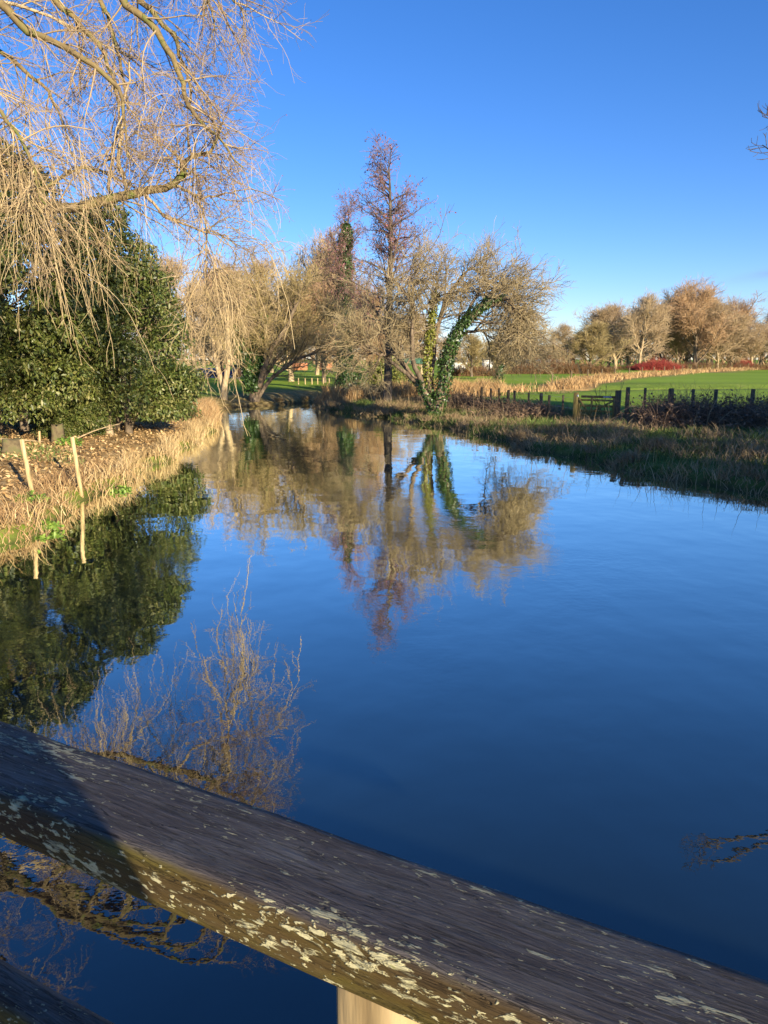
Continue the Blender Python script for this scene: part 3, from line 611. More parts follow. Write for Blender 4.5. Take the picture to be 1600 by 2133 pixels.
# ------------------------------------------------------------------ alders on the promontory
def alder(seed, H, bole=.3, lean=0.02):
    rng = np.random.RandomState(seed)
    P0 = grow(np.array([[0, 0, -.4]]), np.array([[lean, 0, 1.0]]), np.array([H + .4]), 18, .018, (0, 0, .01), rng)
    R0 = (np.linspace(1, 0, 19) ** .75 * .27 + .012)[None]; R0[:, 0] = .40; R0[:, 1] = .30
    # co-leaders
    CL = level(P0, R0, 3, .42, .62, 22, 5, lambda t: H * .42 * (1.2 - t), 10, .05, (0, 0, .14), .09, .015, rng)
    src = (P0, R0)
    L1 = level(*src, 50, bole, 1, 62, 9, lambda t: 4.4 * (1.02 - t) ** .75 + .5, 8, .10, (0, 0, .05), .055, .012, rng)
    L1b = level(*CL, 14, .2, 1, 58, 9, lambda t: 1.8 * (1.1 - t) + .3, 6, .10, (0, 0, .05), .035, .010, rng)
    L2 = level(*L1, 9, .18, 1, 45, 12, lambda t: 1.05 - .5 * t, 4, .16, (0, 0, .04), .018, .010, rng)
    L2b = level(*L1b, 6, .18, 1, 45, 12, lambda t: .8 - .3 * t, 4, .16, (0, 0, .04), .018, .010, rng)
    L2 = (np.concatenate([L2[0], L2b[0]]), np.concatenate([L2[1], L2b[1]]))
    L3 = level(*L2, 4, .2, 1, 45, 14, lambda t: .42 + 0 * t, 2, .2, (0, 0, .02), .011, .008, rng)
    tips = L3[0][:, 1:].reshape(-1, 3); tips = tips[rng.uniform(0, 1, len(tips)) < .38]; tips = tips + rng.normal(0, .05, tips.shape)
    return lv(((P0, R0), 10), (CL, 7), (L1, 5), (L1b, 4)), lv((L2, 3), (L3, 3)), leaves(tips, rng.normal(0, 1, tips.shape), .14, .075, rng)
t_, c_, k_ = alder(3, 14.5, .30)
ame = (mesh('trunk', t_[0], [t_[1]], bark_dark, True), mesh('crown', c_[0], [c_[1]], twig_alder), mesh('cones', k_[0], [k_[1]], catkin_m))
ap = at(806, 848, 47.5); e = tree_obj('alder_tree', ame[0], ame[1], None, None, (ap[0], 47.5, G(ap[0], 47.5)), 0, 1.0, [('cones', ame[2])],
    label='tall slender bare alder with purple cones on the promontory', cat='tree')
ap2 = at(722, 790, 61); 
def ivy_on(P, Rr, nl, ln, wd, rng, puff=.2):
    M, N1, _ = P.shape; m = rng.randint(0, M, nl); f = rng.uniform(0, N1 - 1.001, nl); i = f.astype(int); fr = (f - i)[:, None]
    c = P[m, i] * (1 - fr) + P[m, i + 1] * fr; r = Rr[m, i]; u = unit(rng.normal(0, 1, (nl, 3)) * np.array([1, 1, .35]))
    lump = 1 + .55 * np.sin(f * 2.1 + m) * np.sin(f * 5.3)
    return leaves(c + u * ((r + puff * rng.uniform(.2, 1, nl) * lump))[:, None], u + [0, 0, .3], ln, wd, rng, .5)
rng = np.random.RandomState(77)
Hh = at(722, 428, 61)[2] - .7; s2 = Hh / 14.5
colp = np.array([[[0, 0, z] for z in np.linspace(.1, Hh * .90 / s2, 14)]]); colp[0, :, 0] += .25 * np.sin(np.linspace(0, 4, 14)); cr_ = np.linspace(.32, .12, 14)[None]
iv = ivy_on(colp, cr_, 15000, .19, .16, rng, .42)
tree_obj('alder_tree', ame[0], ame[1], None, None, (ap2[0], 61, .7), 2.2, (s2 * .95, s2 * .95, s2), [('cones', ame[2]), ('ivy', mesh('ivy', iv[0], [iv[1]], leaf_ivy))],
         label='alder wrapped in a dark column of ivy left of the tall alder', cat='tree')

# ------------------------------------------------------------------ crooked many-stemmed tree with ivy
def crooked():
    rng = np.random.RandomState(12); Yc = 39.3
    f = lambda pts, d0, d1: [at(x, y, Yc + d0 + (d1 - d0) * i / (len(pts) - 1)) for i, (x, y) in enumerate(pts)]
    st = [(f([(906, 870), (898, 835), (868, 795), (838, 755), (815, 715), (795, 675), (780, 640)], 0, 1.5), .20, .03),
          (f([(906, 866), (885, 815), (868, 770), (856, 720), (862, 665), (852, 620), (850, 585)], 0, -.8), .17, .03),
          (f([(908, 868), (922, 800), (932, 740), (950, 695), (985, 655), (1030, 622), (1062, 630), (1082, 665)], 0, -1.0), .30, .035),
          (f([(906, 868), (897, 800), (905, 720), (920, 650), (938, 605), (962, 575), (988, 555)], 0, 1.2), .15, .025),
          (f([(904, 868), (890, 790), (896, 710), (903, 645), (908, 600), (912, 565)], 0, 0.2), .14, .025),
          (f([(868, 795), (820, 758), (800, 742), (775, 732), (755, 724)], .1, -1.5), .11, .025),
          (f([(932, 740), (960, 700), (1000, 690), (1050, 690), (1090, 715)], 0, 1.5), .10, .025),
          (f([(950, 695), (985, 630), (1010, 595), (1040, 575)], 0, .8), .10, .025),
          (f([(985, 655), (1025, 610), (1055, 600), (1080, 630), (1092, 680)], -.4, .8), .09, .02),
          (f([(1010, 640), (1045, 635), (1070, 660), (1085, 705)], -.5, -1.4), .08, .02)]
    P = np.array([smooth_path(p, 18) for p, a, c in st]); Rr = np.array([np.linspace(1, 0, 18) ** .8 * (a - c) + c for p, a, c in st]); P[:, 1:] += rng.normal(0, .035, P[:, 1:].shape)
    gz = G(float(P[0, 0, 0]), Yc); P[:5, 0, 2] = gz - .3
    L1 = level(P, Rr, 15, .40, 1, 48, 14, lambda t: 2.5 - .95 * t, 8, .13, (.015, 0, .02), .06, .014, rng)
    L2 = level(*L1, 9, .15, 1, 45, 12, lambda t: 1.1 - .4 * t, 5, .15, (.03, 0, .01), .02, .010, rng)
    L3 = level(*L2, 6, .15, 1, 40, 14, lambda t: .66 - .2 * t, 3, .17, (.03, 0, .0), .011, .0075, rng)
    L4 = level(*L3, 1, .3, 1, 38, 14, lambda t: .36 + 0 * t, 2, .17, (.03, 0, .0), .008, .006, rng)
    e = empty('crooked_tree', (float(P[0, 0, 0]), Yc, gz), label='crooked many-stemmed tree with ivy on its arching right stem', cat='tree'); off = -np.array(e.location)
    tv, tq = lv(((P, Rr), 9), (L1, 5)); put('trunk', mesh('trunk', tv + off, [tq], bark_brown, True), e)
    cv, cq = lv((L2, 4), (L3, 3), (L4, 3)); put('crown', mesh('crown', cv + off, [cq], twig_grey), e)
    v, t = ivy_on(P[[2, 2, 2, 0, 1]][:, :14], Rr[[2, 2, 2, 0, 1]][:, :14], 7500, .12, .10, rng, .19); k = v.reshape(-1, 4, 3)
    keep = (k[:, 0, 0] > P[0, 0, 0] - .45) | (k[:, 0, 2] < 2.2); k = k[keep]; M = len(k); kk = np.arange(M)[:, None] * 4
    put('ivy', mesh('ivy', k.reshape(-1, 3) + off, [np.concatenate([kk + [[0, 1, 2]], kk + [[0, 2, 3]]])], leaf_ivy), e)
    v, t = ivy_on(P[[4, 4]][:, 3:14], Rr[[4, 4]][:, 3:14], 1700, .12, .10, rng, .18)
    put('yellow_ivy', mesh('yellow_ivy', v + off, [t], leaf_ivy_y), e)
crooked()

# ------------------------------------------------------------------ waterside trees at the river bend
def bend_tree():
    rng = np.random.RandomState(31); Yc = 53.6
    f = lambda pts, d0, d1: [at(x, y, Yc + d0 + (d1 - d0) * i / (len(pts) - 1)) for i, (x, y) in enumerate(pts)]
    st = [(f([(530, 838), (526, 800), (530, 760), (535, 710), (545, 650), (548, 600)], 0, .5), .36, .04), (f([(532, 838), (545, 790), (560, 740), (590, 690), (615, 640), (630, 600)], 0, -1), .26, .03),
          (f([(528, 838), (520, 780), (505, 730), (490, 680), (480, 620)], 0, -.6), .24, .03), (f([(536, 838), (560, 795), (605, 757), (650, 738), (690, 730)], 0, -1.5), .17, .03),
          (f([(530, 838), (535, 770), (560, 700), (580, 640), (588, 590)], 0, 1.5), .22, .03), (f([(545, 800), (590, 730), (640, 690), (680, 660)], 0, 1), .13, .03)]
    P = np.array([smooth_path(p, 14) for p, a, c in st]); Rr = np.array([np.linspace(1, 0, 14) ** .8 * (a - c) + c for p, a, c in st]); P[:, 1:] += rng.normal(0, .04, P[:, 1:].shape)
    gz = G(float(P[0, 0, 0]), Yc); P[:4, 0, 2] = gz - .3
    L1 = level(P, Rr, 19, .26, 1, 40, 12, lambda t: 2.9 - 1.2 * t, 7, .10, (.01, 0, .06), .05, .016, rng)
    L2 = level(*L1, 9, .15, 1, 38, 12, lambda t: 1.5 - .5 * t, 4, .14, (0, 0, .04), .022, .013, rng)
    L3 = level(*L2, 6, .15, 1, 36, 14, lambda t: .75 - .2 * t, 3, .16, (0, 0, .03), .013, .009, rng)
    e = empty('waterside_tree', (float(P[0, 0, 0]), Yc, gz), label='broad bushy bare tree with an ivy trunk at the water by the bend', cat='tree'); off = -np.array(e.location)
    tv, tq = lv(((P, Rr), 9), (L1, 4)); put('trunk', mesh('trunk', tv + off, [tq], bark_brown, True), e)
    cv, cq = lv((L2, 3), (L3, 3)); put('crown', mesh('crown', cv + off, [cq], twig_olive), e)
    v, t = ivy_on(P[[0, 0, 2]][:, 2:11], Rr[[0, 0, 2]][:, 2:11], 7500, .20, .17, rng, .34)
    put('ivy', mesh('ivy', v + off, [t], leaf_ivy), e)
bend_tree()
def fork_tree():
    rng = np.random.RandomState(33); Yc = 53.0
    f = lambda pts, d0, d1: [at(x, y, Yc + d0 + (d1 - d0) * i / (len(pts) - 1)) for i, (x, y) in enumerate(pts)]
    st = [(f([(468, 836), (466, 808), (456, 775), (446, 730), (440, 670), (430, 610)], 0, .5), .26, .03), (f([(468, 836), (468, 806), (474, 770), (476, 720), (470, 650), (475, 590)], 0, -.5), .26, .03),
          (f([(475, 765), (495, 735), (508, 690), (512, 630)], 0, .6), .12, .03)]
    P = np.array([smooth_path(p, 14) for p, a, c in st]); Rr = np.array([np.linspace(1, 0, 14) ** .8 * (a - c) + c for p, a, c in st])
    gz = G(float(P[0, 0, 0]), Yc); P[:2, 0, 2] = gz - .3
    L1 = level(P, Rr, 12, .38, 1, 45, 12, lambda t: 2.3 - .9 * t, 7, .12, (0, 0, -.01), .05, .016, rng)
    L2 = level(*L1, 8, .15, 1, 42, 12, lambda t: 1.3 - .4 * t, 4, .15, (0, 0, -.05), .020, .012, rng)
    L3 = level(*L2, 5, .15, 1, 36, 14, lambda t: .7 - .2 * t, 3, .16, (0, 0, -.05), .012, .009, rng)
    e = empty('forked_tree', (float(P[0, 0, 0]), Yc, gz), label='pale tree with a trunk forking low in a V by the bend', cat='tree'); off = -np.array(e.location)
    tv, tq = lv(((P, Rr), 9), (L1, 4)); put('trunk', mesh('trunk', tv + off, [tq], bark_pale, True), e)
    cv, cq = lv((L2, 3), (L3, 3)); put('crown', mesh('crown', cv + off, [cq], twig_tan), e)
fork_tree()

# ------------------------------------------------------------------ far bare trees
def kind(seed, H, r, K, bole, spread, up, tw, bm, tm, **k):
    t, c = generic_tree(seed, H, r, K, bole, spread, up, tw, **k)
    return mesh('trunk', t[0], [t[1]], bm, True), mesh('crown', c[0], [c[1]], tm)
KD = {'tan': kind(41, 15, .27, 28, .10, .36, .07, .024, bark_pale, twig_tan, dens=1.6),
      'rust': kind(42, 15, .32, 28, .06, .36, .08, .024, bark_brown, twig_rust, dens=1.6),
      'round': kind(43, 10, .30, 24, .12, .44, .04, .026, bark_brown, twig_olive, dens=1.5),
      'upright': kind(44, 16, .30, 20, .2, .34, .20, .034, bark_pale, twig_tan, dens=1.1, stems=2, fan=.12)}
HK = {'tan': 15, 'rust': 15, 'round': 10, 'upright': 16}
def far_tree(kd, px, ytop, Y, label, wide=1.0, rz=None, group=None, z=.75):
    top = at(px, ytop, Y); H = top[2] - z; s = H / (HK[kd] * 1.0)
    e = empty('bare_tree', (top[0], Y, z), px * .7 if rz is None else rz, label=label, cat='tree', group=group); e.scale = (s * wide, s * wide, s)
    put('trunk', KD[kd][0], e); put('crown', KD[kd][1], e); return e
gA, gB = 'bare trees behind the river bend', 'bare trees beyond the field'
for kd, px, yt, Y, w, lab in [
    ('tan', 395, 520, 92, 1.0, 'tan bare tree behind the right edge of the evergreen'), ('rust', 452, 560, 104, 1.1, 'rust-tinted bare tree behind the forked pale tree'),
    ('tan', 520, 545, 112, 1.15, 'far bare tree rising behind the bushy waterside tree'), ('tan', 600, 515, 84, 1.1, 'bare tree with a thick sunlit trunk standing on the lawn'),
    ('upright', 655, 500, 118, .95, 'upright broom-shaped bare tree left of the ivy alder'), ('rust', 672, 590, 80, 1.0, 'reddish spreading tree just left of the ivy alder'),
    ('rust', 770, 600, 78, .95, 'reddish bare tree between the two alders'), ('tan', 815, 600, 88, 1.0, 'bare tree with a pale trunk right behind the tall alder'),
    ('tan', 560, 585, 140, 1.2, 'hazy bare tree in the gap right of the bushy tree'), ('rust', 720, 590, 135, 1.2, 'hazy rust tree directly behind the ivy alder'),
    ('round', 985, 690, 108, 1.0, 'low dark-trunked tree by the white gable'), ('tan', 880, 640, 125, 1.1, 'bare tree seen through the crooked tree'),
    ('rust', 1080, 690, 215, 1.3, 'rust-brown tree in front of the brick building'), ('tan', 330, 560, 120, 1.2, 'bare tree hidden behind the rounded evergreen')]:
    far_tree(kd, px, yt, Y, lab, w, group=gA)
iv_px = at(1043, 770, 92); rng = np.random.RandomState(5)
e = far_tree('round', 1043, 690, 92, 'small tree with an ivy-covered trunk right of the crooked tree', .9); cp = np.array([[[0, 0, z] for z in np.linspace(0, 3.6, 8)]])
v, t = ivy_on(cp, np.full((1, 8), .3), 2600, .3, .26, rng, .55); put('ivy', mesh('ivy', v, [t], leaf_ivy), e)
for kd, px, yt, Y, w, lab in [
    ('round', 1232, 668, 128, 1.15, 'rounded olive tree with a dark short trunk standing before the field trees'), ('tan', 1185, 668, 185, 1.0, 'thin bare tree left of the rounded olive tree'),
    ('tan', 1290, 628, 190, 1.2, 'bare tree between the rounded olive tree and the pale trunk'), ('tan', 1342, 598, 172, .85, 'tall bare tree with a pale sunlit trunk left of the red shrubs'),
    ('rust', 1392, 632, 200, 1.1, 'bare tree behind the red shrubs'), ('upright', 1425, 608, 195, 1.15, 'tall many-stemmed tree right above the red shrubs'),
    ('rust', 1462, 596, 180, 1.15, 'tallest wide rust tree in the clump beyond the field'), ('tan', 1508, 618, 186, 1.1, 'tan tree on the right shoulder of the clump'),
    ('rust', 1540, 655, 205, 1.1, 'lower rust tree in the gap right of the clump'), ('tan', 1578, 645, 196, 1.0, 'pale-stemmed tree near the right edge beyond the field'), ('rust', 1640, 640, 200, 1.1, 'bare tree cut by the right edge beyond the field'),
    ('rust', 1275, 650, 212, 1.2, 'rust tree filling the gap right of the rounded olive tree'), ('tan', 1318, 622, 214, 1.2, 'tan tree close behind the pale sunlit trunk'), ('tan', 1372, 628, 216, 1.2, 'tan tree over the left end of the red shrubs'),
    ('rust', 1440, 615, 218, 1.2, 'rust tree at the back of the clump'), ('tan', 1490, 606, 214, 1.15, 'tan tree at the back right of the clump'), ('rust', 1530, 630, 212, 1.1, 'rust tree at the right end of the clump'),
    ('rust', 1255, 690, 215, 1.3, 'hazy bare tree behind the rounded olive tree')]:
    far_tree(kd, px, yt, Y, lab, w * 1.15, group=gB)
# bare trees on the right bank beside the bridge, out of frame; their winter crowns half-shade the bank
for i, (x, y, sc_, h) in enumerate([(20, 8.5, .5, .40), (24, 6.0, .55, .44), (28.5, 3.2, .7, .78), (26, 12, .6, .62), (31, 8.5, .7, .75), (33, .5, .72, .85), (22, 13.5, .5, .45), (17.5, 2, .5, .5), (17, 6, .42, .4)]):
    e = empty('bare_tree', (x, y, G(x, y)), i * 1.3, label=f'{ORD[i]} bare tree in the belt on the right bank beside the bridge', cat='tree', group='bare trees right of the bridge'); e.scale = (sc_, sc_, h)
    kd = KD[['rust', 'tan'][i % 2]]; put('trunk', kd[0], e); put('crown', kd[1], e)
# distant wood closing the horizon
rng = np.random.RandomState(9); 
for i, (px, yt, Y) in enumerate([(-60, 640, 260), (60, 650, 270), (180, 650, 255), (300, 660, 265), (420, 668, 250), (520, 672, 262), (610, 668, 270), (700, 676, 255), (790, 672, 265), (870, 690, 270), (950, 700, 280), (1030, 708, 300), (1100, 708, 310), (1180, 700, 330), (1300, 690, 300), (1400, 690, 290), (1500, 690, 300), (1590, 690, 310), (1680, 690, 300)]):
    far_tree(['rust', 'tan', 'round'][i % 3], px, yt, Y, f'{ORD[i]} tree from the left in the hazy line along the horizon', 1.6, group='horizon tree line')
# bare tree on the right bank whose branch tip enters the frame
rbt = kind(55, 10, .25, 8, .22, .42, .03, .010, bark_brown, twig_red, dens=1.0)
rng = np.random.RandomState(56); lp = smooth_path([[13.0, 14.4, 4.6]] + [at(x, y, 14.2) for x, y in ((1790, 360), (1710, 330), (1655, 322), (1615, 318), (1588, 302))], 16)[None]; lr = np.linspace(.05, .006, 16)[None]
lp2 = smooth_path([[13.0, 14.4, 5.2]] + [at(x, y, 14.6) for x, y in ((1790, 300), (1720, 270), (1660, 262), (1620, 248), (1592, 238))], 16)[None]; lp = np.concatenate([lp, lp2]); lr = np.repeat(lr, 2, 0)
t1 = level(lp, lr, 11, .6, 1, 45, 10, lambda t: .26 + 0 * t, 4, .14, (-.05, 0, .14), .008, .005, rng); t2 = level(*t1, 3, .3, 1, 40, 10, lambda t: .13 + 0 * t, 3, .14, (0, 0, .12), .006, .004, rng)
bv_, bq_ = lv(((lp, lr), 7), (t1, 4), (t2, 3))
e = empty('bare_tree', (13.0, 14.6, G(13.0, 14.6)), 0, label='bare tree whose branch tips poke in at the right edge', cat='tree'); put('trunk', rbt[0], e); put('crown', rbt[1], e, rz=1.2); put('branch', mesh('branch', bv_ - np.array(e.location), [bq_], bark_dark), e)

# ------------------------------------------------------------------ vegetation that nobody could count
def stuff(name, V, F, m, label, cat): return put(name, mesh(name, V, F, m), label=label, cat=cat, kind='stuff')
rng = np.random.RandomState(101)
lit = scatter(70000, -19, -6, 6, 42, rng, lambda x, y: (sdist(x, y) > .25) & (rng.uniform(0, 1, x.shape) < 1.1 - .018 * y) & (x < -5.5))
v, t = leaves(lit + rng.uniform(0, .05, (len(lit), 1)) * [0, 0, 1], np.tile([0, 0, 1.0], (len(lit), 1)), .13, .06, rng, .7)
stuff('leaf_litter', v, [t], litter_m, 'brown fallen leaves and dead stalks covering the left bank', 'leaf litter')
p = scatter(60000, -13, -6, 4, 48, rng, lambda x, y: (np.abs(sdist(x, y) - .22) < .30) & (x < -5.5) & ((y > 18.5) | (rng.uniform(0, 1, x.shape) < .25)))
p = p[:8000]; v, F = blades(p, np.where(p[:, 1] > 30, .75, .62), .018, .4, rng, .8); stuff('dry_reeds', v, F, reed_tan, 'pale dry reeds leaning out along the left water edge', 'reeds')
p = scatter(40000, -10, -6, 3, 21, rng, lambda x, y: (sdist(x, y) > -.05) & (sdist(x, y) < 1.3) & (x < -5.5)); p = p[:5200]
v, F = blades(p, .40, .013, .6, rng, .9); stuff('dead_stalks', v, F, reed_red, 'reddish dead stalks at the near left water edge', 'stalks')
p = scatter(16000, -13, -6, 35, 47, rng, lambda x, y: (np.abs(sdist(x, y) - .4) < .5) & (x < -6)); v, F = blades(p[:3000], .9, .03, .3, rng, .7); stuff('rusty_reeds', v, F, reed_red, 'rusty reeds at the far end of the left bank', 'reeds')
p = scatter(30000, -16, -6.5, 20, 50, rng, lambda x, y: (sdist(x, y) > .5) & (x < -6) & (np.sin(x * .8 + y * .5) + np.sin(y * .37) > .55)); v, F = blades(p[:9000], .16, .02, .5, rng, .6); stuff('low_grass', v, F, grass_m, 'thin green grass on the left bank', 'grass')
# right bank
cond_r = lambda x, y: (sdist(x, y) > -.1) & (sdist(x, y) < 7.5) & (x > -5.2)
p = scatter(170000, -5, 19, 13, 58, rng, cond_r); q = np.sin(p[:, 0] * 1.1 + 2) * np.sin(p[:, 1] * .8) + np.sin(p[:, 0] * .43 - p[:, 1] * .61)
gp, dp = p[q > -.35][:36000], p[q <= .15][:22000]
v, F = blades(gp, .26, .020, .45, rng, .8); stuff('bank_grass', v, F, grass_m, 'shaded green grass on the right bank', 'grass')
v, F = blades(dp, .42, .018, .5, rng, .9); stuff('bank_dry_grass', v, F, grass_dry, 'straw-coloured dead grass on the right bank', 'grass')
p = scatter(60000, -5, 14, 13, 54, rng, lambda x, y: (np.abs(sdist(x, y) - .05) < .28) & (x > -5.2) & (np.sin(y * 1.9) + np.sin(y * .83 + 1) > -.7)); v, F = blades(p[:12000], .42, .02, .7, rng, 1.2)
stuff('overhanging_sedge', v, F, grass_dry, 'sedge hanging over the right water edge', 'sedge')
p = scatter(90000, -5, 9, 42, 62, rng, lambda x, y: (sdist(x, y) > .3) & (sdist(x, y) < 6.5) & (y > 49.3 + .12 * (x + 4)) & (y < 62)); v, F = blades(p[:17000], 1.25 * (.8 + .3 * np.sin(p[:17000, 0] * 1.7 + 2 * np.sin(p[:17000, 1] * 1.1)) + .15 * np.sin(p[:17000, 0] * 5.1)), .035, .16, rng, .5); stuff('tall_reeds', v, F, reed_rust, 'tall sunlit tan reeds behind the alder on the promontory', 'reeds')
p = scatter(120000, 3, 140, 50, 240, rng, lambda x, y: (strip_d(x, y, TANLINE) < 2.0) & (rng.uniform(0, 1, x.shape) < 1)); 
tl = np.array(TANLINE); seg = rng.randint(0, len(tl) - 1, 20000); w = rng.uniform(0, 1, (20000, 1)); c = tl[seg] * (1 - w) + tl[seg + 1] * w + rng.normal(0, 1.0, (20000, 2)); c = c[sdist(c[:, 0], c[:, 1]) > .4]
p = np.stack([c[:, 0], c[:, 1], hgt(c[:, 0], c[:, 1])], -1); v, F = blades(p, .9 * (.85 + .25 * np.sin(p[:, 0] * .9 + p[:, 1] * .6) + .15 * np.sin(p[:, 0] * 2.3)), .06, .25, rng, .7); stuff('rough_grass_strip', v, F, reed_rust, 'strip of tall dead grass along the far field fence', 'grass')
cc = scatter(3000, -4, 15, 14, 50, rng, lambda x, y: (sdist(x, y) > -.05) & (sdist(x, y) < 5.5) & (x > -5))[:330]; cs = rng.uniform(.5, 1.3, len(cc))
ci = np.repeat(np.arange(len(cc)), 75); o = rng.normal(0, .16, (len(ci), 2)) * cs[ci][:, None]; p = np.stack([cc[ci, 0] + o[:, 0], cc[ci, 1] + o[:, 1], cc[ci, 2] - .02], -1)
sel = (ci % 4) > 0
v, F = blades(p[sel], .55 * cs[ci][sel], .017, .6, rng, 1.2); stuff('dead_clumps', v, F, grass_dry, 'clumps of dead grass and sedge scattered over the shaded right bank', 'grass')
v, F = blades(p[~sel], .42 * cs[ci][~sel], .024, .5, rng, 1.0); stuff('green_clumps', v, F, grass_m, 'clumps of green grass scattered over the shaded right bank', 'grass')
cc = scatter(2500, -4, 13, 14, 50, rng, lambda x, y: (sdist(x, y) > .0) & (sdist(x, y) < 4) & (x > -5))[:260]; v, F = blades(cc, 1.15, .014, .2, rng, .2); stuff('dead_flower_stalks', v, F, grass_dry, 'tall thin dead stalks standing on the right bank', 'stalks')
# bramble and dead bracken along the fence
def bramble(n_st, region, label, hgt_m, nleaf):
    p = region; n_ = len(p); d = unit(np.stack([rng.normal(0, .6, n_), rng.normal(0, .6, n_), np.ones(n_)], -1))
    S = grow(p, d, hgt_m * rng.uniform(.7, 1.6, n_), 5, .18, (0, 0, -.24), rng); Rr = np.repeat(np.linspace(.011, .004, 6)[None], n_, 0)
    S2 = level(S, Rr, 2, .2, 1, 50, 15, lambda t: .5 + 0 * t, 2, .2, (0, 0, -.05), .006, .003, rng)
    e = empty('bramble_thicket', (0, 0, 0), label=label, cat='brambles', kind='stuff')
    v, q = lv(((S, Rr), 3), (S2, 3)); put('stems', mesh('stems', v, [q], bramble_stem), e, kind='stuff')
    m = rng.randint(0, n_, nleaf); i = rng.randint(1, 5, nleaf); c = S[m, i] + rng.normal(0, .09, (nleaf, 3)); v, t = leaves(c, np.tile([0, 0, 1.], (nleaf, 1)), .12, .075, rng, .9); put('leaves', mesh('leaves', v, [t], bramble_m), e, kind='stuff')
fa = np.array([(19, 26.8), (15.0, 28.9), (12.0, 30.7), (10.9, 31.2)]); sg = rng.randint(0, 3, 3400); w = rng.uniform(0, 1, (3400, 1)); c = fa[sg] * (1 - w) + fa[sg + 1] * w + rng.normal(0, 1, (3400, 2)) * [.5, .9] + [.2, -.9]
bramble(0, np.stack([c[:, 0], c[:, 1], hgt(c[:, 0], c[:, 1]) - .05], -1), 'dark dead bramble thicket along the fence right of the gate', 1.1, 16000)
fb = np.array([(7.2, 35.0), (6.0, 38.5), (4.4, 43.5), (3.6, 47)]); sg = rng.randint(0, 3, 1100); w = rng.uniform(0, 1, (1100, 1)); c = fb[sg] * (1 - w) + fb[sg + 1] * w + rng.normal(0, .6, (1100, 2))
bramble(0, np.stack([c[:, 0], c[:, 1], hgt(c[:, 0], c[:, 1]) - .05], -1), 'straggling bramble and dead stalks left of the gate', .75, 8000)
# rust hedge and red shrubs
def twig_mass(x0, x1, y0, y1, n_, h, wdt, z=.75):
    p = np.stack([rng.uniform(x0, x1, n_), rng.uniform(y0, y1, n_), np.full(n_, z)], -1); d = unit(np.stack([rng.normal(0, .35, n_), rng.normal(0, .35, n_), np.ones(n_)], -1))
    S = grow(p, d, h * rng.uniform(.6, 1.1, n_), 3, .15, (0, 0, 0), rng); Rr = np.repeat(np.linspace(wdt, wdt * .5, 4)[None], n_, 0); S2 = level(S, Rr, 4, .3, 1, 40, 10, lambda t: h * .35 + 0 * t, 2, .15, (0, 0, .03), wdt * .7, wdt * .4, rng)
    return lv(((S, Rr), 3), (S2, 3))
def shrub(name, px, Y, wpx, h, m, n_, label, cat='shrub', depth=2.5, group=None, py=760):
    c = at(px, py, Y); hw = wpx / 2 * Y / FPX; v, q = twig_mass(-hw, hw, -depth / 2, depth / 2, n_, h, .03, 0)
    z = v[:, 2]; v[:, 2] = z * (1 - .45 * np.clip(np.abs(v[:, 0]) / hw, 0, 1) ** 2)
    e = empty(name, (c[0], Y, .75), label=label, cat=cat, group=group); put('stems', mesh('stems', v, [q], m), e)
shrub('red_dogwood', 1372, 165, 82, 2.3, dogwood_m, 600, 'larger mound of bright red dogwood stems beyond the field', group='red shrubs beyond the field')
shrub('red_dogwood', 1338, 167, 44, 1.6, dogwood_m, 400, 'lower red dogwood at the left end of the red mound', group='red shrubs beyond the field')
shrub('red_dogwood', 1552, 185, 36, 2.2, dogwood_m, 260, 'small reddish shrub near the right edge beyond the field', group='red shrubs beyond the field')
shrub('hedge', 1165, 128, 220, 2.0, hedge_m, 1100, 'long rust-brown hedge in front of the brick building', 'hedge', 2.0)
shrub('hedge', 1460, 176, 360, 1.8, hedge_m, 900, 'straggling brown hedge at the foot of the trees beyond the field', 'hedge', 2.0)
shrub('hedge', 985, 112, 110, 1.6, hedge_m, 500, 'brown hedge below the white gable', 'hedge', 2.0)
v, q = twig_mass(-420, 420, 330, 350, 1500, 9.0, .28)
put('distant_wood', mesh('distant_wood', v, [q], twig_rust), label='low distant belt of bare woodland along the horizon', cat='wood', kind='stuff')
# leafy shrubs
def leafy(name, loc, rx, ry, h, nl, m, label, ln=.2, wd=.12, cat='shrub', group=None, seed=0):
    r = np.random.RandomState(seed + 300); k = 16; c = unit(r.normal(0, 1, (k, 3))) * r.uniform(.3, .85, (k, 1)); c[:, 2] = np.abs(c[:, 2]); i = r.randint(0, k, nl); u = unit(r.normal(0, 1, (nl, 3)))
    pos = (c[i] + u * .38 * r.uniform(.5, 1, (nl, 1))) * [rx, ry, h * .75]; pos[:, 2] = np.abs(pos[:, 2]) + .03
    v, t = leaves(pos, u + [0, 0, .5], ln, wd, r, .6); e = empty(name, loc, label=label, cat=cat, group=group); put('foliage', mesh('foliage', v, [t], m), e)
    S = grow(np.tile([0, 0, -.1], (7, 1)) * 1.0, unit(r.normal(0, .5, (7, 3)) * [1, 1, 0] + [0, 0, 1]), np.full(7, h * .7), 4, .1, (0, 0, 0), r); v, q = tubes(S, np.repeat(np.linspace(.05 * h / 3, .01, 5)[None], 7, 0), 4); put('stem', mesh('stem', v, [q], bark_brown), e)
c = at(790, 790, 66); leafy('lime_shrub', (c[0], 66, .7), 3.2, 2, 3.6, 7000, leaf_lime, 'yellow-green leafy shrub between the ivy alder and the tall alder', .22, .12, seed=1)
c = at(745, 790, 66); leafy('lime_shrub', (c[0] - .3, 65, .7), 1.6, 1.5, 3.4, 4000, leaf_ivy, 'darker green bush at the foot of the ivy alder', .22, .14, seed=2)
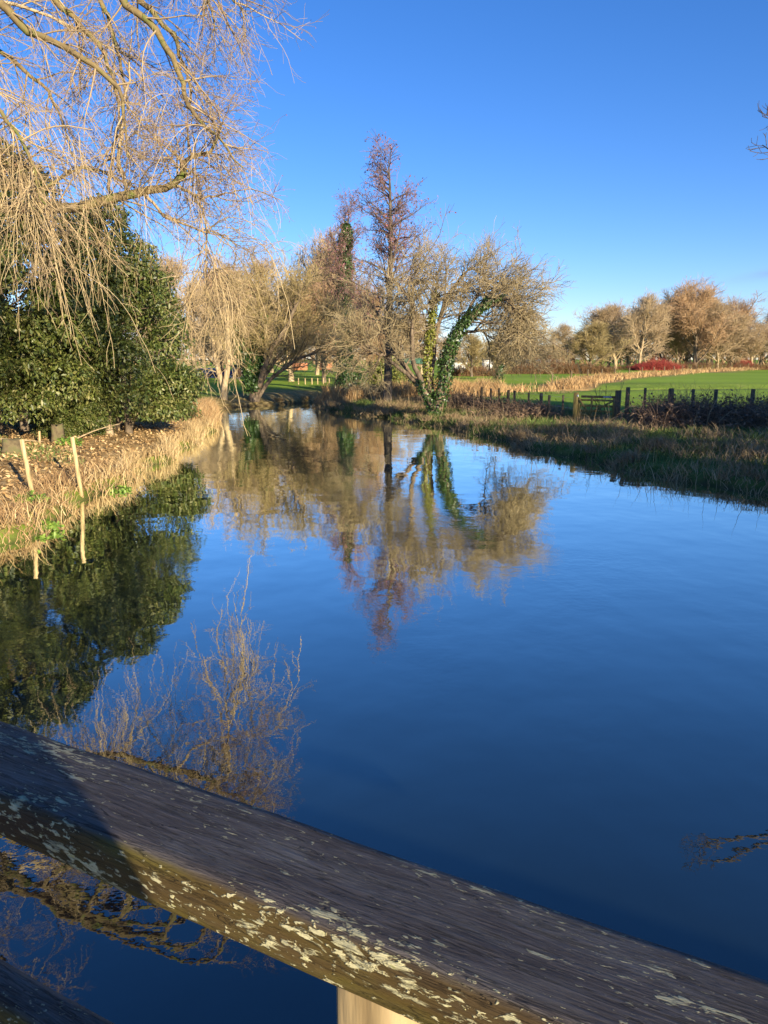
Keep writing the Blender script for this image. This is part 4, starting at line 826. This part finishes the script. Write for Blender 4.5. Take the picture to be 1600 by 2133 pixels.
for i, (px, py, Y, s, lab) in enumerate([(40, 1130, 12.6, .42, 'fresh green plant at the lower left water edge'), (100, 1085, 13.6, .25, 'small green plant left of the second green clump at the near water edge'), (245, 1020, 18.6, .32, 'green clump at the left water edge beyond the stakes'), (62, 1030, 15.4, .30, 'green nettle patch at the foot of the left stake'), (150, 920, 24.0, .40, 'green grassy tuft by the short stump'), (90, 1060, 14.2, .22, 'low green tuft below the left stake')]):
    c = at(px, py, Y); leafy('waterside_plant', (c[0], Y, G(c[0], Y)), s * 1.4, s, s, 420, leaf_fresh, lab, .09, .06, 'plant', 'green plants on the left bank', 10 + i)
# grass tussocks
for i, (x, y, s, m, lab) in enumerate([(8.6, 17.6, .55, grass_dry, 'big dead tussock overhanging the water at the right edge'), (5.3, 29.2, .5, grass_dry, 'grey-brown tussock on the bank below the gate'), (4.5, 33.6, .45, grass_dry, 'straw tussock on the right bank left of the gate'),
        (3.4, 37.4, .5, grass_dry, 'tussock at the foot of the crooked tree'), (7.6, 22.4, .45, grass_dry, 'tussock on the right bank below the thicket'), (-6.0, 57.3, .45, reed_tan, 'yellow tussock at the far bank straight behind the bend'), (-5.2, 59.5, .55, reed_tan, 'large yellow tussock left of the promontory tip'), (-7.7, 54.6, .4, reed_tan, 'yellow tussock right of the bushy waterside tree')]):
    r = np.random.RandomState(600 + i); k = 520; pp = np.stack([r.normal(0, .16 * s * 2, k), r.normal(0, .16 * s * 2, k), np.zeros(k)], -1); v, F = blades(pp, s * 1.15, .016 if y < 40 else .03, .75, r, 1.5)
    put('tussock', mesh('tussock', v, F, m), loc=(x, y, G(x, y) - .02), label=lab, cat='tussock', group='grass tussocks at the water')

# ------------------------------------------------------------------ stakes, stumps, logs on the left bank
def stake(px0, py0, px1, py1, Y, w, label):
    b0, b1 = at(px0, py0, Y), at(px1, py1, Y); g = G(b0[0], Y); d = (b1 - b0) / np.linalg.norm(b1 - b0); L = (b1[2] - g) / d[2]
    e = MB().tube([(-.25 * d).tolist(), (d * L * .5).tolist(), (d * L * .985).tolist(), (d * L).tolist()], [w, w, w * .97, w * .86], 10).build('wooden_stake', timber_pale, None, True, loc=(b0[0], Y, g), label=label, cat='stake', group='leaning stakes on the left bank')
stake(68, 1020, 47, 915, 16.0, .052, 'leaning pale stake on the left bank nearest the left edge')
stake(168, 1010, 152, 910, 17.4, .050, 'leaning pale stake nearest the water on the left bank')
stake(84, 935, 83, 898, 24.5, .04, 'thin upright stake under the evergreen')
def stump(px, py, Y, r, h, label, m=stone_m, lean=0.0):
    c = at(px, py, Y); z = G(c[0], Y); rr = np.random.RandomState(int(px)); k = 14; a = np.arange(k) * 2 * math.pi / k; rad = 1 + .12 * np.sin(3 * a + px) + .06 * rr.normal(0, 1, k); V = []
    for zz, s in ((-.2, 1.35), (.06, 1.2), (h * .4, 1.02), (h * .95, .95), (h, .88)): V += [[r * s * q * math.cos(t) + lean * zz, r * s * q * math.sin(t), zz + (.03 * math.sin(2 * t) if zz > h * .9 else 0)] for t, q in zip(a, rad)]
    V.append([lean * h, 0, h + .005]); F = [[i * k + j, i * k + (j + 1) % k, (i + 1) * k + (j + 1) % k, (i + 1) * k + j] for i in range(4) for j in range(k)]; T = [[4 * k + j, 4 * k + (j + 1) % k, 5 * k] for j in range(k)]
    put('tree_stump', mesh('tree_stump', V, [np.array(F), np.array(T)], m, True), loc=(c[0], Y, z), label=label, cat='stump')
stump(120, 915, 25.0, .19, .58, 'upright cut stump under the evergreen')
stump(28, 945, 21.5, .26, .40, 'broad low stump at the left edge')
stump(226, 893, 27.0, .13, .85, 'pale short trunk below the rounded evergreen', bark_pale)
stump(266, 862, 30.0, .14, .6, 'leaning pale stub behind the rounded evergreen', bark_pale, .5)
def fallen(pts, r, label, m=bark_pale):
    P = np.array(pts); P = smooth_path(P, 10); o = P[0].copy(); MB().tube(P - o, np.linspace(r, r * .35, 10), 6).build('fallen_branch', m, None, True, loc=o, label=label, cat='branch', group='fallen branches')
def gp_(px, py, Y, dz): c = at(px, py, Y); return [c[0], Y, G(c[0], Y) + dz]
fallen([gp_(150, 900, 25, .05), gp_(200, 885, 25.5, .35), gp_(250, 870, 26, .6)], .03, 'thin fallen branch rising right of the cut stump')
fallen([gp_(0, 905, 23, .25), gp_(40, 900, 23.5, .2), gp_(90, 905, 24, .12)], .03, 'pale dead branch lying under the evergreen at the left edge')
c = at(1465, 870, 28.3); g = G(c[0], 28.3)
fallen([[c[0], 28.0, g], [c[0] + .1, 28.0, g + .6], [c[0] + .35, 28.0, g + 1.15]], .028, 'bleached stick standing up out of the thicket', bark_pale)
fallen([[c[0] + .25, 27.9, g + .1], [c[0] + .6, 27.9, g + .45], [c[0] + .9, 27.9, g + .72]], .02, 'bleached stick leaning right in the thicket', bark_pale)

# ------------------------------------------------------------------ gate and fences
gl_, gr_ = at(1198, 868, 33.2), at(1286, 850, 32.3); gz = G(gl_[0], 33.2)
gr = empty('field_gate', (gl_[0], 33.2, gz), math.atan2(32.3 - 33.2, gr_[0] - gl_[0]), label='small wooden braced gate between two stout posts at the thicket', cat='gate')
W = math.hypot(gr_[0] - gl_[0], .9)
MB().box((0, 0, .52), (.19, .19, 1.50), 0, .012).build('gate_post', timber_green, gr); MB().box((W, 0, .62), (.22, .22, 1.55), 0, .012).build('gate_post', timber_post, gr)
for z in (.28, .48, .70, .95): MB().box((W / 2, 0, z), (W - .30, .035, .085), 0, .004).build('bar', timber_green, gr)
for x in (.16, W / 2 - .2, W - .16): MB().box((x, -.037, .62), (.09, .034, .86), 0, .004).build('stile', timber_green, gr)
for x0, z0, x1, z1 in ((.18, .95, W / 2 - .22, .28), (W / 2 - .18, .45, W - .2, .93)):
    q = MB(); dx, dz = x1 - x0, z1 - z0; L = math.hypot(dx, dz); nx_, nz_ = -dz / L * .04, dx / L * .04
    q.prism([(x0 - nx_, z0 - nz_), (x1 - nx_, z1 - nz_), (x1 + nx_, z1 + nz_), (x0 + nx_, z0 + nz_)], -.088, -.056); q.build('brace', timber_green, gr)
MB().box((W / 2 + .1, .02, 1.10), (W - .25, .06, .10), .0, .006).build('top_rail', timber_post, gr)
MB().box((.10, -.099, 1.13), (.075, .006, .09)).build('sign_plate', white_m, gr); MB().box((W - .45, -.013, 1.10), (.36, .006, .045)).build('sign_plate', white_m, gr)
def fpost(x, y, w, h, label, group, m=timber_post, z=None, lean=0.0):
    if z is None: z = G(x, y)
    o = MB().box((0, 0, h / 2 - .15), (w, w, h + .3), 0, w * .12).build('fence_post', m, None, loc=(x, y, z), rz=x * 1.7, label=label, cat='fence post', group=group); o.rotation_euler[0] = lean; o.rotation_euler[1] = lean * .7 * math.sin(x * 9)
for i, px in enumerate([1173, 1143, 1128, 1101, 1072, 1058, 1040, 1022, 1003]):
    Y = 34.2 + i * 1.15; x = at(px, 830, Y)[0]; fpost(x, Y, [.10, .10, .13][i % 3], 1.12 - .05 * (i % 2), f'{ORD[i]} fence post to the left of the small gate', 'near field fence posts', lean=.03 * math.sin(i * 2.3))
for i, (px, w) in enumerate([(1307, .14), (1343, .10), (1397, .19), (1443, .12), (1490, .12), (1567, .14), (1640, .13)]):
    Y = 32.0 - i * .45; x = at(px, 830, Y)[0]; fpost(x, Y, w, 1.50 - .03 * i, f'{ORD[i]} fence post to the right of the small gate', 'near field fence posts', lean=.025 * math.sin(i * 3.1))
# wires of that fence
wr = empty('fence_wire', (0, 0, 0), label='thin wire strands strung along the near field fence', cat='wire')
for z in (.55, 1.0):
    for pts in ([(at(1000, 830, 43.6)[0], 43.6), (at(1198, 830, 33.3)[0], 33.3)], [(at(1290, 830, 32.2)[0], 32.2), (at(1640, 830, 29.3)[0], 29.3)]):
        q = [[x, y, G(x, y) + z] for x, y in pts]; MB().tube(q, [.004, .004], 4).build('strand', steel_m, wr)
tlc = np.array(TANLINE); seglen = np.hypot(*np.diff(tlc, axis=0).T); cum = np.concatenate([[0], np.cumsum(seglen)])
for i in range(26):
    s = 14 + i * 7.2; k = np.searchsorted(cum, s) - 1; f = (s - cum[k]) / seglen[k]; x, y = tlc[k] * (1 - f) + tlc[k + 1] * f
    fpost(x - 1.0, y + 1.0, .15, 1.25, f'{ORD[i]} post of the far fence in the dead grass counted from the left', 'far fence posts', timber_post)
for i, px in enumerate([622, 636, 650, 662, 674, 686, 699]):
    x = at(px, 800, 74)[0]; fpost(x, 74, .09, .75, f'{ORD[i]} low pale post from the left on the lawn behind the bend', 'low pale posts on the lawn', timber_pale, .7)
for i, px in enumerate([1560, 1572, 1585, 1598]):
    x = at(px, 750, 182)[0]; fpost(x, 182, .2, 1.5, f'{ORD[i]} post from the left of the rail fence by the small red shrub', 'rail fence posts', timber_post, .85)

# bare sapling in the fence by the gate
rng = np.random.RandomState(64); sp = at(1265, 840, 33.0); S0 = grow(np.zeros((7, 3)), unit(np.stack([rng.normal(0, .3, 7), rng.normal(0, .3, 7), np.ones(7)], -1)), rng.uniform(1.2, 2.4, 7), 8, .07, (0, 0, .01), rng); SR = np.repeat(np.linspace(.018, .006, 9)[None], 7, 0)
S1 = level(S0, SR, 8, .3, 1, 45, 12, lambda t: .55 - .2 * t, 4, .12, (0, 0, .03), .008, .004, rng); e = empty('sapling', (sp[0], 33.4, G(sp[0], 33.4)), label='bare twiggy sapling standing behind the small gate', cat='sapling')
v, q = tubes(S0, SR, 5); put('trunk', mesh('trunk', v, [q], bark_dark), e); v, q = tubes(*S1, 3); put('crown', mesh('crown', v, [q], twig_grey), e)

# ------------------------------------------------------------------ far buildings, car, shelters
def house(px0, px1, py_top, py_base, Y, depth, wall, roof, name, label, wins, doors=(), flat=False, zb=.7, cat='building'):
    a, c = at(px0, py_base, Y), at(px1, py_base, Y); H = at(px0, py_top, Y)[2] - zb; W = c[0] - a[0]
    e = empty(name, ((a[0] + c[0]) / 2, Y, zb), label=label, cat=cat)
    MB().box((0, depth / 2, H * (.5 if flat else .36) - .1), (W, depth, H * (1 if flat else .72) + .2)).build('wall', wall, e)
    if flat: MB().box((0, depth / 2, H + .1), (W + .4, depth + .4, .2)).build('roof', roof, e)
    else:
        MB().prism([(-W / 2 - .25, H * .72 - .02), (W / 2 + .25, H * .72 - .02), (W / 2 + .25, H * .72 + .06), (W / 2 - .3, H), (-W / 2 + .3, H), (-W / 2 - .25, H * .72 + .06)], -.3, depth + .3).build('roof', roof, e)
    for (u, v_, w, h) in wins:
        x = -W / 2 + u * W; z = v_ * H; f = MB().box((x, -.03, z), (w, .08, h)).build('window', white_m, e)
        MB().box((x - w * .235, -.075, z), (w * .40, .02, h * .84)).build('pane', dark_m, f); MB().box((x + w * .235, -.075, z), (w * .40, .02, h * .84)).build('pane', dark_m, f)
    for (u, w, h) in doors: MB().box((-W / 2 + u * W, -.03, h / 2), (w, .08, h)).build('door', door_m, e)
house(1066, 1198, 722, 758, 200, 9, brick_m, slate_m, 'brick_building', 'long orange brick building with white windows behind the hedge', [(u, v, 1.3, 1.5) for u in (.1, .26, .42, .58, .74, .9) for v in (.28, .76)], flat=True)
house(1008, 1027, 750, 770, 140, 3, white_m, slate_m, 'white_hut', 'small square white hut between the two ivy trunks', [(.5, .55, .7, .6)], flat=True)
house(944, 972, 745, 772, 138, 4, white_m, slate_m, 'white_cottage', 'small white gabled cottage behind the crooked tree', [(.5, .4, .7, .7)])
house(484, 513, 764, 794, 106, 3, cream_m, slate_m, 'cream_hut', 'cream hut with a brown door seen past the forked tree', [], [(.5, .75, 1.5)], flat=True, zb=.55)
house(412, 448, 770, 793, 112, 3, steel_m, bluefab, 'blue_shelter', 'grey shelter with a pale blue roof at the far lawn', [(.3, .45, .6, .6)], flat=True, zb=.55)
for (p0, p1, lab) in ((606, 641, 'low orange brick wall left of the dark trunk beyond the lawn'), (664, 692, 'low orange brick wall right of the dark trunk beyond the lawn')):
    a, c = at(p0, 780, 170), at(p1, 780, 170); e = empty('garden_wall', ((a[0] + c[0]) / 2, 170, .6), label=lab, cat='wall', group='far brick walls')
    MB().box((0, 0, .8), (c[0] - a[0], .35, 2.0)).build('wall', brick_m, e); MB().box((0, 0, 1.86), (c[0] - a[0] + .1, .45, .12)).build('coping', slate_m, e)
c = at(857, 790, 96); e = empty('park_shelter', (c[0], 96, .7), label='dark green-roofed open shelter behind the crooked tree', cat='shelter')
MB().prism([(-2.0, 2.0), (2.0, 2.0), (1.2, 2.7), (-1.2, 2.7)], -1.3, 1.3).build('roof', greenroof, e)
for x in (-1.7, 1.7):
    for y in (-1.1, 1.1): MB().box((x, y, 1.0), (.14, .14, 2.1)).build('post', timber_post, e)
MB().box((0, .9, .45), (3.0, .4, .08)).build('bench', timber_post, e); MB().box((0, 1.05, .2), (2.6, .08, .42)).build('bench_support', timber_post, e)
c = at(491, 800, 78); e = empty('braced_post', (c[0], 78, .6), label='pale timber post with two slanting braces on the lawn', cat='post')
MB().box((0, 0, .65), (.16, .16, 1.5)).build('post', timber_pale, e)
for s in (-1, 1): MB().tube([[s * 1.0, 0, -.1], [s * .09, 0, .85]], [.07, .07], 6).build('brace', timber_pale, e)
def car(px, Y, z):
    c = at(px, 795, Y); e = empty('parked_car', (c[0], Y, z), .25, label='dark blue car parked on the far side of the lawn', cat='car')
    body = [(-2.0, .35), (-2.05, .75), (-1.75, .92), (-1.1, .98), (-.55, 1.42), (.75, 1.46), (1.55, 1.02), (1.95, .92), (2.02, .5), (1.95, .35)]
    MB().prism([(a, b_) for a, b_ in body], -.84, .84).build('body', blue_m, e)
    MB().prism([(-.98, 1.0), (-.50, 1.36), (.70, 1.40), (1.35, 1.02)], -.855, .855).build('window', dark_m, e)
    for x in (-1.25, 1.25):
        for y in (-.78, .78):
            w = MB().tube([[x, y - .1, .33], [x, y + .1, .33]], [.33, .33], 16).build('wheel', rubber_m, e); MB().tube([[x, y - .108, .33], [x, y + .108, .33]], [.19, .19], 12).build('rim', steel_m, w)
    for y in (-.6, .6): MB().box((1.99, y, .78), (.08, .3, .14)).build('tail_light', red_m, e); MB().box((-2.03, y, .72), (.08, .3, .14)).build('headlight', white_m, e)
car(462, 104, .55)
# pale path beyond the lawn
a, c = at(380, 793, 100), at(520, 793, 100); xs = np.linspace(-45, -14, 20)
pv = [[x, y + 1.2 * math.sin(x * .2), float(G(x, y + 1.2 * math.sin(x * .2))) + .03] for x in xs for y in (99, 101.5)]
put('path', mesh('path', pv, [np.array([[2 * i, 2 * i + 2, 2 * i + 3, 2 * i + 1] for i in range(19)])], mat('path_gravel', [(.45, .42, .36), (.55, .52, .46)], 5, .9)), kind='structure')
